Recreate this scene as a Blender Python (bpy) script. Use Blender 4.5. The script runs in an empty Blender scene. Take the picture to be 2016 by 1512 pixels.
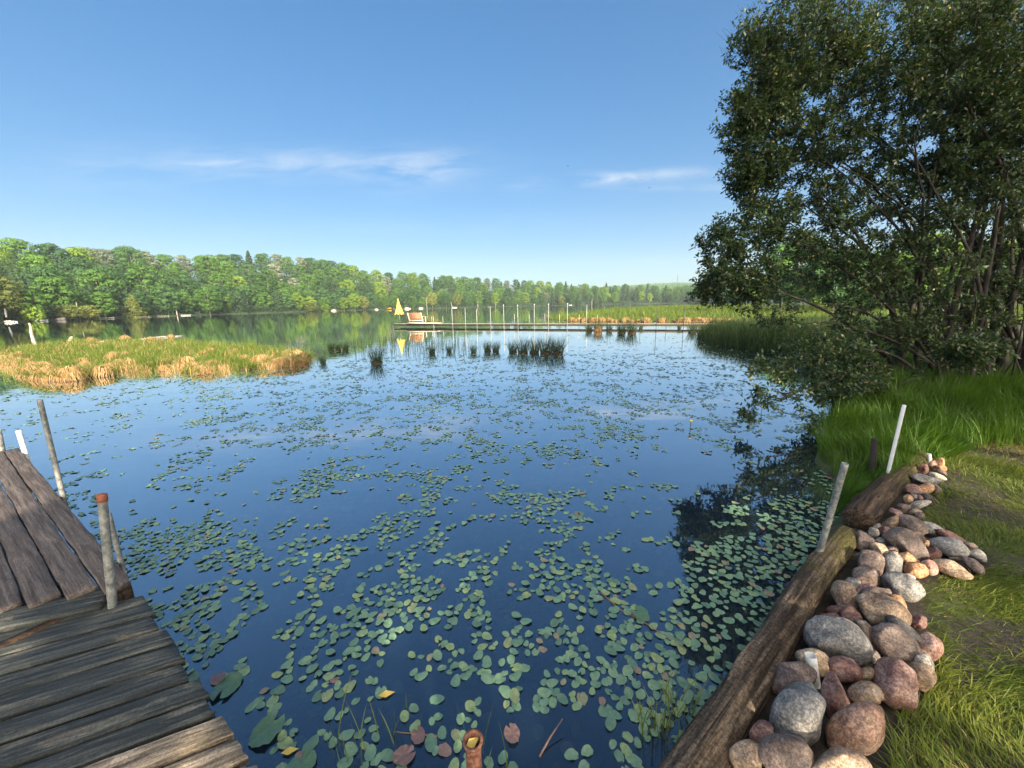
import bpy, math, random
import numpy as np
from mathutils import Vector, Matrix, noise as mn
random.seed(7); RS = np.random.RandomState(11)
SC = bpy.context.scene
# ------------------------------------------------------------------ camera
F, CX, CY = 757.0, 1008.0, 756.0
PIT, ROL, CH = math.radians(11.7), math.radians(1.06), 2.0
CAM = np.array([0, 0, CH])
VR = np.array([math.cos(ROL), -math.sin(ROL)*math.sin(PIT), -math.sin(ROL)*math.cos(PIT)])
VU = np.array([math.sin(ROL), math.cos(ROL)*math.sin(PIT), math.cos(ROL)*math.cos(PIT)])
VF = np.array([0, math.cos(PIT), -math.sin(PIT)])
cd = bpy.data.cameras.new('camera'); cam = bpy.data.objects.new('camera', cd); SC.collection.objects.link(cam)
cd.sensor_width = 36; cd.lens = F/2016*36; cd.clip_start = 0.05; cd.clip_end = 12000
cam.matrix_world = Matrix(((VR[0], VU[0], -VF[0], 0), (VR[1], VU[1], -VF[1], 0), (VR[2], VU[2], -VF[2], CH), (0, 0, 0, 1)))
SC.camera = cam
# ------------------------------------------------------------------ light and exposure
SUN_AZ = math.atan2(0.36, -0.933)      # clockwise from +Y, direction towards the sun
SUN_EL = math.radians(25)
SUN_STRENGTH, SKY_STRENGTH, EXPOSURE = 5.0, 0.12, 1.2
SC.view_settings.view_transform = 'Standard'; SC.view_settings.look = 'None'
SC.view_settings.exposure = EXPOSURE; SC.view_settings.gamma = 1; SC.view_settings.use_curve_mapping = False
sd = bpy.data.lights.new('sun', 'SUN'); sun = bpy.data.objects.new('sun', sd); SC.collection.objects.link(sun)
sd.energy = SUN_STRENGTH; sd.angle = math.radians(0.55); sd.color = (1.0, 0.86, 0.66)
SDIR = Vector((math.sin(SUN_AZ)*math.cos(SUN_EL), math.cos(SUN_AZ)*math.cos(SUN_EL), math.sin(SUN_EL)))
sun.rotation_euler = SDIR.to_track_quat('Z', 'Y').to_euler()
sun.location = (10, -30, 30)
SC.cycles.use_denoising = True
SC.cycles.max_bounces = 7; SC.cycles.diffuse_bounces = 2; SC.cycles.glossy_bounces = 3
SC.cycles.transparent_max_bounces = 12; SC.cycles.transmission_bounces = 3; SC.cycles.volume_bounces = 0
SC.cycles.caustics_reflective = False; SC.cycles.caustics_refractive = False

def ray(px, py):
    u = (px-CX)/F; v = (CY-py)/F
    return VF + u*VR + v*VU
def G(px, py, z=0.0):
    d = ray(px, py); t = (z-CH)/d[2]
    return CAM + t*d
def PD(px, py, dep):            # point at a given depth along the view axis
    return CAM + dep*ray(px, py)
def PROJ(p):
    q = np.atleast_2d(p) - CAM
    w = q@VF; w = np.where(np.abs(w) < 1e-6, 1e-6, w)
    return CX+F*(q@VR)/w, CY-F*(q@VU)/w, w

W = bpy.data.worlds.new("World"); SC.world = W; W.use_nodes = True
nt = W.node_tree; N = nt.nodes; L = nt.links
N.clear()
def nd(tree, typ, **kw):
    n = tree.nodes.new(typ)
    for k, v in kw.items():
        if k == 'ins':
            for a, b in v.items(): n.inputs[a].default_value = b
        else: setattr(n, k, v)
    return n
def mth(tree, op, a, b=None, c=None, clamp=False):
    n = tree.nodes.new('ShaderNodeMath'); n.operation = op; n.use_clamp = clamp
    for i, s in enumerate((a, b, c)):
        if s is None: continue
        if isinstance(s, (int, float)): n.inputs[i].default_value = s
        else: tree.links.new(s, n.inputs[i])
    return n.outputs[0]
sky = nd(nt, 'ShaderNodeTexSky', sky_type='NISHITA', sun_disc=False, sun_elevation=SUN_EL, sun_rotation=SUN_AZ, air_density=1.0, dust_density=0.8, ozone_density=2.6, altitude=200)
tc = nd(nt, 'ShaderNodeTexCoord'); sx = nd(nt, 'ShaderNodeSeparateXYZ'); L.new(tc.outputs['Generated'], sx.inputs[0])
yy = mth(nt, 'MAXIMUM', sx.outputs[1], 0.05)
cu = mth(nt, 'DIVIDE', sx.outputs[0], yy); cv = mth(nt, 'DIVIDE', sx.outputs[2], yy)
cxy = nd(nt, 'ShaderNodeCombineXYZ'); L.new(cu, cxy.inputs[0]); L.new(cv, cxy.inputs[1])
mp = nd(nt, 'ShaderNodeMapping'); L.new(cxy.outputs[0], mp.inputs[0]); mp.inputs['Scale'].default_value = (3.2, 17, 1); mp.inputs['Rotation'].default_value = (0, 0, -0.12)
nz = nd(nt, 'ShaderNodeTexNoise', ins={'Scale': 1.6, 'Detail': 7, 'Roughness': 0.62, 'Distortion': 0.6}); L.new(mp.outputs[0], nz.inputs['Vector'])
nzr = nd(nt, 'ShaderNodeMapRange', ins={'From Min': 0.36, 'From Max': 0.72}); L.new(nz.outputs[0], nzr.inputs[0])
tot = None
for (px, py, hu, hv, slope, amp) in ((640, 322, 0.30, 0.030, -0.02, 0.42), (820, 335, 0.12, 0.040, 0.14, 0.42), (1200, 352, 0.20, 0.013, 0.045, 0.85), (1400, 370, 0.16, 0.008, -0.01, 0.4),
                                     (440, 321, 0.10, 0.010, -0.02, 0.45), (270, 325, 0.24, 0.045, 0, 0.22), (700, 452, 0.6, 0.02, 0.01, 0.10), (2400, 200, 0.5, 0.05, 0.1, 0.4)):
    d = ray(px, py); u0, v0 = d[0]/d[1], d[2]/d[1]
    du = mth(nt, 'SUBTRACT', cu, u0); dv = mth(nt, 'SUBTRACT', mth(nt, 'SUBTRACT', cv, v0), mth(nt, 'MULTIPLY', du, slope))
    a = mth(nt, 'POWER', mth(nt, 'DIVIDE', du, hu), 2.0); b = mth(nt, 'POWER', mth(nt, 'ABSOLUTE', mth(nt, 'DIVIDE', dv, hv)), 2.0)
    g = mth(nt, 'MULTIPLY', mth(nt, 'POWER', 2.718, mth(nt, 'MULTIPLY', mth(nt, 'ADD', a, b), -1.0)), amp)
    tot = g if tot is None else mth(nt, 'ADD', tot, g)
cl = mth(nt, 'MULTIPLY', tot, nzr.outputs[0], clamp=True)
gmn = nd(nt, 'ShaderNodeGamma', ins={'Gamma': 0.61}); L.new(sky.outputs[0], gmn.inputs[0])
hs = nd(nt, 'ShaderNodeHueSaturation', ins={'Saturation': 1.66, 'Value': 1.03}); L.new(gmn.outputs[0], hs.inputs['Color'])
# warm glow added to the sky behind the camera to fill the shade
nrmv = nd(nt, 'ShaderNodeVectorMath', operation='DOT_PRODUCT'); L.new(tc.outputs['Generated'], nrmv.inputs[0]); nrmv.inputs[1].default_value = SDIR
fill_glow = mth(nt, 'MULTIPLY', mth(nt, 'POWER', mth(nt, 'MAXIMUM', nrmv.outputs['Value'], 0.0), 2.5), 1.0)
gadd = nd(nt, 'ShaderNodeMix', data_type='RGBA', blend_type='ADD'); L.new(fill_glow, gadd.inputs[0]); gadd.inputs[7].default_value = (26, 22, 17, 1)
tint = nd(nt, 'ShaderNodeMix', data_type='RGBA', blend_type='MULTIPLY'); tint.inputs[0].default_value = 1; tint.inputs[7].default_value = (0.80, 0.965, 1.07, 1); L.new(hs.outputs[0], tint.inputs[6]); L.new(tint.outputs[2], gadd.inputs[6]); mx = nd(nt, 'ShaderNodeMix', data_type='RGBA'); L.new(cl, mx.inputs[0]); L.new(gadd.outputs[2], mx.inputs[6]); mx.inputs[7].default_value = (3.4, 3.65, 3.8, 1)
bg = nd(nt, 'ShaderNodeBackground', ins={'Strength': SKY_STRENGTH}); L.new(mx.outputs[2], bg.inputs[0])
wo = nd(nt, 'ShaderNodeOutputWorld'); L.new(bg.outputs[0], wo.inputs[0])

# ------------------------------------------------------------------ object helpers
COL = SC.collection
def link(o, parent=None):
    COL.objects.link(o)
    if parent is not None: o.parent = parent
    return o
def tag(o, label=None, cat=None, group=None, kind=None):
    for k, v in (('label', label), ('category', cat), ('group', group), ('kind', kind)):
        if v: o[k] = v
    return o
def empty(name, loc=(0, 0, 0), rz=0.0, label=None, cat=None, group=None):
    o = bpy.data.objects.new(name, None); o.empty_display_size = 0.1
    o.location = loc; o.rotation_euler = (0, 0, rz); link(o)
    return tag(o, label, cat, group)
def aslist(f):
    return f if isinstance(f, list) and np.ndim(f[0]) == 2 else [np.asarray(f)]
def mesh(name, V, faces, smooth=False):
    """faces: int array (n,k) or a list of such arrays"""
    m = bpy.data.meshes.new(name); V = np.ascontiguousarray(V, dtype=np.float32)
    faces = aslist(faces)
    faces = [np.asarray(f, dtype=np.int32) for f in faces if len(f)]
    m.vertices.add(len(V)); m.vertices.foreach_set('co', V.ravel())
    nl = sum(f.size for f in faces); npl = sum(len(f) for f in faces)
    m.loops.add(nl); m.loops.foreach_set('vertex_index', np.concatenate([f.ravel() for f in faces]))
    m.polygons.add(npl); tot = np.concatenate([np.full(len(f), f.shape[1], np.int32) for f in faces])
    m.polygons.foreach_set('loop_start', np.concatenate([[0], np.cumsum(tot)[:-1]]).astype(np.int32))
    m.update(calc_edges=True)
    if smooth: m.polygons.foreach_set('use_smooth', np.ones(npl, bool))
    return m
def obj(name, m, mat=None, parent=None, loc=None, label=None, cat=None, group=None, kind=None):
    if mat is not None and not m.materials: m.materials.append(mat)
    o = bpy.data.objects.new(name, m); link(o, parent)
    if loc is not None: o.location = loc
    return tag(o, label, cat, group, kind)
class MB:
    def __init__(s): s.v = []; s.f = {}; s.n = 0
    def add(s, V, faces):
        V = np.asarray(V, float)
        for f in aslist(faces):
            f = np.asarray(f)
            if len(f): s.f.setdefault(f.shape[1], []).append(f+s.n)
        s.v.append(V); s.n += len(V)
    def mesh(s, name, smooth=False):
        return mesh(name, np.concatenate(s.v), [np.concatenate(x) for x in s.f.values()], smooth)
    def box(s, c, size, R=None, taper=1.0):
        q = np.array([[x, y, z] for z in (-.5, .5) for y in (-.5, .5) for x in (-.5, .5)], float)
        q[4:, :2] *= taper; q *= np.array(size)
        if R is not None: q = q@np.array(R).T
        s.add(q+np.array(c), [[0, 2, 3, 1], [4, 5, 7, 6], [0, 1, 5, 4], [2, 6, 7, 3], [0, 4, 6, 2], [1, 3, 7, 5]])
    def tube(s, pts, rad, n=8, cap=True, rf=None):
        pts = np.asarray(pts, float); rad = np.broadcast_to(np.asarray(rad, float), (len(pts),))
        T = np.gradient(pts, axis=0); T /= np.linalg.norm(T, axis=1)[:, None]+1e-12
        ref = np.array([0, 0, 1.0]) if abs(T[:, 2]).mean() < 0.8 else np.array([1.0, 0, 0])
        A = np.cross(T, ref); A /= np.linalg.norm(A, axis=1)[:, None]; B = np.cross(T, A)
        th = np.linspace(0, 2*np.pi, n, endpoint=False)
        rr = rad[:, None]*np.ones(n) if rf is None else rad[:, None]*rf(len(pts), th)
        V = pts[:, None]+rr[..., None]*(A[:, None]*np.cos(th)[None, :, None]+B[:, None]*np.sin(th)[None, :, None])
        k = len(pts); i = np.arange(k-1)[:, None]*n; j = np.arange(n)[None]; j2 = (j+1) % n
        q = np.stack([i+j, i+j2, i+n+j2, i+n+j], -1).reshape(-1, 4)
        fs = [q]
        V = V.reshape(-1, 3)
        if cap:
            V = np.concatenate([V, pts[:1], pts[-1:]]); c0, c1 = k*n, k*n+1
            jj = np.arange(n)
            fs.append(np.stack([(jj+1) % n, jj, np.full(n, c0)], -1)); fs.append(np.stack([(k-1)*n+jj, (k-1)*n+(jj+1) % n, np.full(n, c1)], -1))
        s.add(V, fs)

# ------------------------------------------------------------------ materials
def mat_new(name):
    m = bpy.data.materials.new(name); m.use_nodes = True; t = m.node_tree; t.nodes.clear()
    out = t.nodes.new('ShaderNodeOutputMaterial'); return m, t, out
def ramp(t, fac, stops, interp='LINEAR'):
    r = t.nodes.new('ShaderNodeValToRGB'); r.color_ramp.interpolation = interp
    el = r.color_ramp.elements
    while len(el) < len(stops): el.new(0.5)
    for e, (p, c) in zip(el, stops): e.position = p; e.color = (*c, 1)
    t.links.new(fac, r.inputs[0]); return r.outputs[0]
def noise_tex(t, vec, scale, detail=4, rough=0.55, dist=0.0):
    n = nd(t, 'ShaderNodeTexNoise', ins={'Scale': scale, 'Detail': detail, 'Roughness': rough, 'Distortion': dist})
    if vec is not None: t.links.new(vec, n.inputs['Vector'])
    return n.outputs[0]
def mapping(t, vec, scale=(1, 1, 1), loc=None):
    m = t.nodes.new('ShaderNodeMapping'); m.inputs['Scale'].default_value = scale; t.links.new(vec, m.inputs[0])
    if loc is not None: t.links.new(loc, m.inputs['Location'])
    return m.outputs[0]
def mixc(t, fac, a, b, mode='MIX'):
    m = nd(t, 'ShaderNodeMix', data_type='RGBA', blend_type=mode)
    for s, i in ((fac, 0), (a, 6), (b, 7)):
        if isinstance(s, (int, float)): m.inputs[i].default_value = s
        elif isinstance(s, tuple): m.inputs[i].default_value = (*s, 1)
        else: t.links.new(s, m.inputs[i])
    return m.outputs[2]
def principled(t, out, col, rough=0.6, bump=None, bstr=0.4, bdist=0.01, metal=0.0, spec=0.5):
    p = t.nodes.new('ShaderNodeBsdfPrincipled')
    for s, k in ((col, 'Base Color'), (rough, 'Roughness'), (metal, 'Metallic')):
        if isinstance(s, (int, float)): p.inputs[k].default_value = s
        elif isinstance(s, tuple): p.inputs[k].default_value = (*s, 1)
        else: t.links.new(s, p.inputs[k])
    p.inputs['Specular IOR Level'].default_value = spec
    if bump is not None:
        b = nd(t, 'ShaderNodeBump', ins={'Strength': bstr, 'Distance': bdist}); t.links.new(bump, b.inputs['Height']); t.links.new(b.outputs[0], p.inputs['Normal'])
    if out is not None: t.links.new(p.outputs[0], out.inputs[0])
    return p
def foliage(name, stops, trans=0.25, rough=0.5, spec=0.3, patch=0.0, objw=0.35):
    """leaf colours: random per leaf, per plant, plus large light/dark growth patches"""
    m, t, out = mat_new(name)
    gi = t.nodes.new('ShaderNodeNewGeometry'); oi = t.nodes.new('ShaderNodeObjectInfo')
    f = mth(t, 'ADD', mth(t, 'MULTIPLY', gi.outputs['Random Per Island'], 1-objw), mth(t, 'MULTIPLY', oi.outputs['Random'], objw))
    if patch:
        nz = noise_tex(t, gi.outputs['Position'], patch, 2)
        f = mth(t, 'ADD', mth(t, 'MULTIPLY', f, 0.6), mth(t, 'MULTIPLY', mth(t, 'SUBTRACT', nz, 0.25), 0.8), clamp=True)
    c = ramp(t, f, stops)
    p = principled(t, None, c, rough, spec=spec)
    tr = t.nodes.new('ShaderNodeBsdfTranslucent'); t.links.new(mixc(t, 0.5, c, (0.10, 0.16, 0.01)), tr.inputs[0])
    ms = nd(t, 'ShaderNodeMixShader', ins={0: trans}); t.links.new(p.outputs[0], ms.inputs[1]); t.links.new(tr.outputs[0], ms.inputs[2]); t.links.new(ms.outputs[0], out.inputs[0])
    return m
def bark(name, c1, c2, sc=8):
    m, t, out = mat_new(name); tc = t.nodes.new('ShaderNodeTexCoord')
    v = mapping(t, tc.outputs['Object'], (sc, sc, sc*0.25)); n = noise_tex(t, v, 2.0, 6, 0.65)
    principled(t, out, ramp(t, n, [(0.3, c1), (0.7, c2)]), 0.85, n, 0.6, 0.02); return m
M = {}
M['leaf_willow'] = foliage('willow_leaf', [(0, (0.016, 0.036, 0.016)), (0.5, (0.034, 0.068, 0.026)), (0.87, (0.07, 0.118, 0.036)), (1, (0.26, 0.22, 0.07))], 0.28, 0.42, 0.45, objw=0.0)
M['bark_willow'] = bark('willow_bark', (0.012, 0.010, 0.008), (0.055, 0.044, 0.034), 9)
M['bark_far'] = bark('pale_bark', (0.18, 0.17, 0.14), (0.45, 0.42, 0.36), 1.2)
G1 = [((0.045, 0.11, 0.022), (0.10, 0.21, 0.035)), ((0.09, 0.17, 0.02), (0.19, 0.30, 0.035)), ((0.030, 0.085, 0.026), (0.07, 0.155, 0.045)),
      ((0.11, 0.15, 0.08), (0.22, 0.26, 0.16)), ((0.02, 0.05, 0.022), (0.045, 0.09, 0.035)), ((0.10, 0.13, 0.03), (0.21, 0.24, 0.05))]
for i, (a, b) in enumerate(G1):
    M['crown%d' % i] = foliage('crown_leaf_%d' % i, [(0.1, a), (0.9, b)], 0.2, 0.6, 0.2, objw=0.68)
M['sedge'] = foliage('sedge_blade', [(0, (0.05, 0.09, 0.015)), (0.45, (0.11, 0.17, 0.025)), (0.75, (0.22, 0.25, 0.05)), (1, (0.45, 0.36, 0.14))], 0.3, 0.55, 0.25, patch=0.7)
M['sedge_shaded'] = foliage('sedge_shaded_blade', [(0, (0.022, 0.045, 0.016)), (0.7, (0.045, 0.08, 0.024)), (1, (0.12, 0.11, 0.05))], 0.2, 0.6, 0.2, objw=0.2)  # darker copy of the sedge, tree shade put into the blade colour
M['straw'] = foliage('straw_blade', [(0, (0.30, 0.16, 0.07)), (0.5, (0.52, 0.32, 0.15)), (1, (0.66, 0.47, 0.26))], 0.15, 0.7, 0.2, objw=0.2)
M['lawn'] = foliage('lawn_blade', [(0, (0.04, 0.08, 0.01)), (0.4, (0.11, 0.16, 0.02)), (0.8, (0.22, 0.25, 0.035)), (1, (0.38, 0.31, 0.10))], 0.3, 0.5, 0.3, patch=1.1)
M['longgrass'] = foliage('long_grass_blade', [(0, (0.035, 0.09, 0.008)), (0.6, (0.08, 0.17, 0.012)), (1, (0.16, 0.24, 0.03))], 0.35, 0.45, 0.35, patch=0.5)
M['straw_far'] = M['straw']

def rock_mat(name, a, b, c, sc=1.0, white=0.0):
    m, t, out = mat_new(name); tc = t.nodes.new('ShaderNodeTexCoord'); oi = t.nodes.new('ShaderNodeObjectInfo')
    off = nd(t, 'ShaderNodeVectorMath', operation='SCALE'); off.inputs[0].default_value = (37, 51, 23); t.links.new(oi.outputs['Random'], off.inputs['Scale'])
    v = mapping(t, tc.outputs['Object'], (1, 1, 1), off.outputs[0])
    big = noise_tex(t, v, 7*sc, 6, 0.62, 0.8); fine = noise_tex(t, v, 90*sc, 5, 0.75)
    col = ramp(t, big, [(0.38, a), (0.5, b), (0.62, c)])
    col = mixc(t, 0.7, col, ramp(t, fine, [(0.40, (0.34, 0.32, 0.31)), (0.5, (0.9, 0.9, 0.9)), (0.60, (1.9, 1.8, 1.7))]), 'MULTIPLY')
    vo = nd(t, 'ShaderNodeTexVoronoi', ins={'Scale': 130*sc}); t.links.new(v, vo.inputs['Vector'])
    sp = ramp(t, vo.outputs[0], [(0.12, (0.12, 0.10, 0.09)), (0.22, (1, 1, 1))]); col = mixc(t, 0.5, col, sp, 'MULTIPLY')
    lich = noise_tex(t, v, 16*sc, 7, 0.7); col = mixc(t, mth(t, 'MULTIPLY', ramp(t, lich, [(0.56, (0, 0, 0)), (0.66, (1, 1, 1))]), 0.35+white), col, (0.42, 0.39, 0.34))
    h = mth(t, 'ADD', mth(t, 'MULTIPLY', fine, 0.35), big)
    principled(t, out, col, ramp(t, big, [(0, (.5,)*3), (1, (.85,)*3)]), h, 0.55, 0.012); return m
M['r_grey'] = rock_mat('grey_granite', (0.085, 0.085, 0.083), (0.175, 0.17, 0.16), (0.33, 0.31, 0.275), 1, 0.25)
M['r_tan'] = rock_mat('tan_granite', (0.13, 0.085, 0.055), (0.27, 0.19, 0.125), (0.42, 0.32, 0.22))
M['r_pink'] = rock_mat('pink_granite', (0.17, 0.085, 0.065), (0.29, 0.165, 0.13), (0.40, 0.27, 0.22))
M['r_red'] = rock_mat('red_granite', (0.09, 0.042, 0.035), (0.155, 0.08, 0.066), (0.25, 0.145, 0.115))
M['r_brown'] = rock_mat('brown_granite', (0.07, 0.05, 0.042), (0.15, 0.11, 0.09), (0.27, 0.20, 0.16))
M['r_dark'] = rock_mat('dark_slate', (0.018, 0.018, 0.018), (0.05, 0.048, 0.045), (0.09, 0.085, 0.08))
M['r_white'] = rock_mat('pale_quartz', (0.22, 0.19, 0.16), (0.36, 0.31, 0.26), (0.5, 0.45, 0.38))
M['r_orange'] = rock_mat('orange_granite', (0.28, 0.13, 0.06), (0.45, 0.24, 0.12), (0.6, 0.38, 0.2))
M['r_salmon'] = rock_mat('salmon_granite', (0.16, 0.085, 0.055), (0.27, 0.155, 0.105), (0.36, 0.225, 0.155), 0.8)

def wood_mat(name, a, b, c, patch=(0.4, 0.6), pcol=(0.30, 0.25, 0.18), pstr=0.5):
    m, t, out = mat_new(name); tc = t.nodes.new('ShaderNodeTexCoord'); oi = t.nodes.new('ShaderNodeObjectInfo')
    off = nd(t, 'ShaderNodeVectorMath', operation='SCALE'); off.inputs[0].default_value = (31, 17, 53); t.links.new(oi.outputs['Random'], off.inputs['Scale'])
    v0 = mapping(t, tc.outputs['Object'], (1, 1, 1), off.outputs[0])
    v = mapping(t, v0, (1.6, 38, 38)); g = noise_tex(t, v, 1.6, 8, 0.7, 0.25)
    v2 = mapping(t, v0, (2.2, 9, 9)); pz = noise_tex(t, v2, 1.4, 5, 0.7, 0.6)
    fn = noise_tex(t, v0, 110, 3, 0.7)
    col = ramp(t, g, [(0.37, a), (0.5, b), (0.63, c)])
    col = mixc(t, mth(t, 'MULTIPLY', ramp(t, pz, [(patch[0]+0.12, (0, 0, 0)), (patch[1]+0.12, (1, 1, 1))]), pstr), col, mixc(t, 0.75, pcol, ramp(t, g, [(0.3, (0.3, 0.3, 0.3)), (0.7, (1.5, 1.5, 1.5))]), 'MULTIPLY'))
    col = mixc(t, 0.5, col, ramp(t, fn, [(0.38, (0.45,)*3), (0.62, (1.6,)*3)]), 'MULTIPLY')
    principled(t, out, col, ramp(t, pz, [(0.3, (0.55,)*3), (0.7, (0.85,)*3)]), mth(t, 'ADD', g, mth(t, 'MULTIPLY', fn, 0.2)), 0.9, 0.006, spec=0.35); return m
M['plank_dark'] = wood_mat('weathered_dark_plank', (0.011, 0.014, 0.015), (0.028, 0.034, 0.034), (0.072, 0.078, 0.070), (0.42, 0.50), (0.17, 0.155, 0.12), 0.55)
M['plank_pale'] = wood_mat('pale_plank', (0.05, 0.042, 0.028), (0.15, 0.12, 0.08), (0.36, 0.28, 0.19), (0.34, 0.5), (0.50, 0.40, 0.29), 0.8)  # paler wood tone for the boards nearest the camera
M['plank_brown'] = wood_mat('weathered_brown_plank', (0.036, 0.028, 0.024), (0.075, 0.06, 0.052), (0.13, 0.11, 0.098), (0.42, 0.58), (0.19, 0.16, 0.145), 0.65)
M['plank_under'] = wood_mat('underside_timber', (0.012, 0.008, 0.005), (0.035, 0.02, 0.011), (0.07, 0.04, 0.022), pcol=(0.1, 0.05, 0.02))
M['swing_wood'] = wood_mat('cedar_board', (0.30, 0.12, 0.06), (0.48, 0.22, 0.12), (0.6, 0.32, 0.19), pcol=(0.5, 0.28, 0.17))
M['swing_frame'] = wood_mat('pale_board', (0.40, 0.28, 0.2), (0.62, 0.48, 0.37), (0.75, 0.62, 0.5), pcol=(0.7, 0.55, 0.42))
M['far_deck'] = wood_mat('grey_board', (0.12, 0.11, 0.09), (0.24, 0.22, 0.18), (0.36, 0.33, 0.28), pcol=(0.4, 0.36, 0.3))
M['far_dark'] = wood_mat('wet_timber', (0.02, 0.015, 0.012), (0.045, 0.035, 0.028), (0.08, 0.065, 0.05), pcol=(0.06, 0.05, 0.04))
def simple(name, stops, sc=20, rough=0.5, metal=0.0, bstr=0.2, bd=0.003, spec=0.5, det=5):
    m, t, out = mat_new(name); tc = t.nodes.new('ShaderNodeTexCoord'); n = noise_tex(t, tc.outputs['Object'], sc, det, 0.65)
    principled(t, out, ramp(t, n, stops), rough, n, bstr, bd, metal, spec); return m
M['galv'] = simple('galvanised_steel', [(0.35, (0.11, 0.12, 0.12)), (0.5, (0.22, 0.23, 0.22)), (0.64, (0.36, 0.35, 0.32))], 34, 0.5, 0.35)
M['rust'] = simple('rusty_steel', [(0.36, (0.06, 0.022, 0.014)), (0.5, (0.15, 0.06, 0.036)), (0.63, (0.26, 0.13, 0.085))], 60, 0.8, 0.1, 0.8)
M['rustcap'] = simple('red_rust_cap', [(0.3, (0.20, 0.055, 0.025)), (0.7, (0.30, 0.10, 0.05))], 30, 0.75)
M['pvc'] = simple('white_plastic', [(0.3, (0.55, 0.55, 0.50)), (0.6, (0.76, 0.76, 0.72)), (0.8, (0.80, 0.80, 0.78))], 30, 0.4)
M['stake'] = simple('black_timber', [(0.3, (0.01, 0.008, 0.007)), (0.7, (0.04, 0.03, 0.025))], 30, 0.8)
M['yellow'] = simple('yellow_canvas', [(0.3, (0.62, 0.44, 0.05)), (0.7, (0.78, 0.60, 0.12))], 6, 0.7)
M['whitepaint'] = simple('white_paint', [(0.3, (0.66, 0.68, 0.7)), (0.7, (0.8, 0.8, 0.8))], 3, 0.4)
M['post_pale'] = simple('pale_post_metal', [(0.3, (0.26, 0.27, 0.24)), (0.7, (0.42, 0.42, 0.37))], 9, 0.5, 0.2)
M['post_dark'] = simple('shaded_post_and_mast', [(0.3, (0.03, 0.03, 0.028)), (0.7, (0.08, 0.075, 0.065))], 9, 0.8)  # boardwalk posts with shade painted in; also the dark mast
M['snag'] = simple('bleached_snag_wood', [(0.3, (0.22, 0.17, 0.14)), (0.5, (0.45, 0.38, 0.33)), (0.7, (0.62, 0.56, 0.5))], 5, 0.85, 0, 0.8, 0.03)
M['black'] = simple('black_feather', [(0.3, (0.01, 0.01, 0.01)), (0.7, (0.03, 0.03, 0.03))], 5, 0.7)
M['yleaf'] = simple('yellow_leaf', [(0.3, (0.45, 0.30, 0.04)), (0.7, (0.6, 0.48, 0.12))], 30, 0.6)
M['twig'] = simple('drowned_twig', [(0.3, (0.12, 0.07, 0.05)), (0.7, (0.26, 0.17, 0.12))], 30, 0.8)
M['kayak'] = simple('yellow_hull', [(0.3, (0.6, 0.36, 0.04)), (0.7, (0.72, 0.48, 0.08))], 3, 0.4)

def pad_mat(name, stops, z=False):
    m, t, out = mat_new(name)
    gi = t.nodes.new('ShaderNodeNewGeometry'); oi = t.nodes.new('ShaderNodeObjectInfo')
    f = mth(t, 'FRACT', mth(t, 'ADD', gi.outputs['Random Per Island'], mth(t, 'MULTIPLY', oi.outputs['Random'], 7.13)))
    c = ramp(t, f, stops)
    n = noise_tex(t, gi.outputs['Position'], 55, 5, 0.7)
    c = mixc(t, 0.7, c, ramp(t, n, [(0.3, (0.55, 0.6, 0.6)), (0.55, (1, 1, 1)), (0.72, (1.5, 1.45, 1.3))]), 'MULTIPLY')
    sp = noise_tex(t, gi.outputs['Position'], 130, 3, 0.7); c = mixc(t, mth(t, 'MULTIPLY', ramp(t, sp, [(0.66, (0, 0, 0)), (0.7, (1, 1, 1))]), 0.7), c, (0.16, 0.11, 0.045))
    p = principled(t, out, c, 0.42, n, 0.35, 0.004, spec=0.55); p.inputs['Coat Weight'].default_value = 0.25; p.inputs['Coat Roughness'].default_value = 0.3
    return m
M['pad'] = pad_mat('lily_pad', [(0, (0.085, 0.165, 0.105)), (0.35, (0.12, 0.22, 0.14)), (0.7, (0.16, 0.27, 0.155)), (0.92, (0.21, 0.29, 0.12)), (0.98, (0.22, 0.19, 0.12)), (1, (0.20, 0.12, 0.10))])
M['pad_red'] = pad_mat('reddish_pad', [(0, (0.13, 0.085, 0.075)), (1, (0.21, 0.12, 0.10))])
M['pad_big'] = pad_mat('large_pad', [(0, (0.07, 0.15, 0.08)), (1, (0.09, 0.17, 0.09))])
M['pad_sunk'] = pad_mat('sunken_pad', [(0, (0.05, 0.09, 0.04)), (1, (0.12, 0.13, 0.06))])

# ground
m, t, out = mat_new('ground_soil'); gp = t.nodes.new('ShaderNodeNewGeometry').outputs['Position']
sxyz = t.nodes.new('ShaderNodeSeparateXYZ'); t.links.new(gp, sxyz.inputs[0])
n1 = noise_tex(t, gp, 0.9, 6, 0.65); n2 = noise_tex(t, gp, 22, 6, 0.7); n3 = noise_tex(t, gp, 0.05, 4, 0.6)
soil = ramp(t, n2, [(0.3, (0.012, 0.010, 0.007)), (0.55, (0.045, 0.034, 0.018)), (0.72, (0.10, 0.075, 0.035))])
gr = ramp(t, n2, [(0.3, (0.03, 0.045, 0.008)), (0.7, (0.10, 0.12, 0.03))])
c = mixc(t, ramp(t, n1, [(0.42, (0, 0, 0)), (0.56, (1, 1, 1))]), soil, gr)
at_ = nd(t, 'ShaderNodeAttribute', attribute_name='soil'); c = mixc(t, at_.outputs['Fac'], c, ramp(t, n2, [(0.35, (0.006, 0.005, 0.004)), (0.6, (0.03, 0.022, 0.014))]))
far = mth(t, 'MULTIPLY', mth(t, 'SUBTRACT', sxyz.outputs[1], 60.0), 0.02, clamp=True)
c = mixc(t, far, c, ramp(t, n3, [(0.3, (0.02, 0.04, 0.015)), (0.7, (0.045, 0.075, 0.022))]))
uw = mth(t, 'MULTIPLY', sxyz.outputs[2], -8.0, clamp=True)
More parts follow.
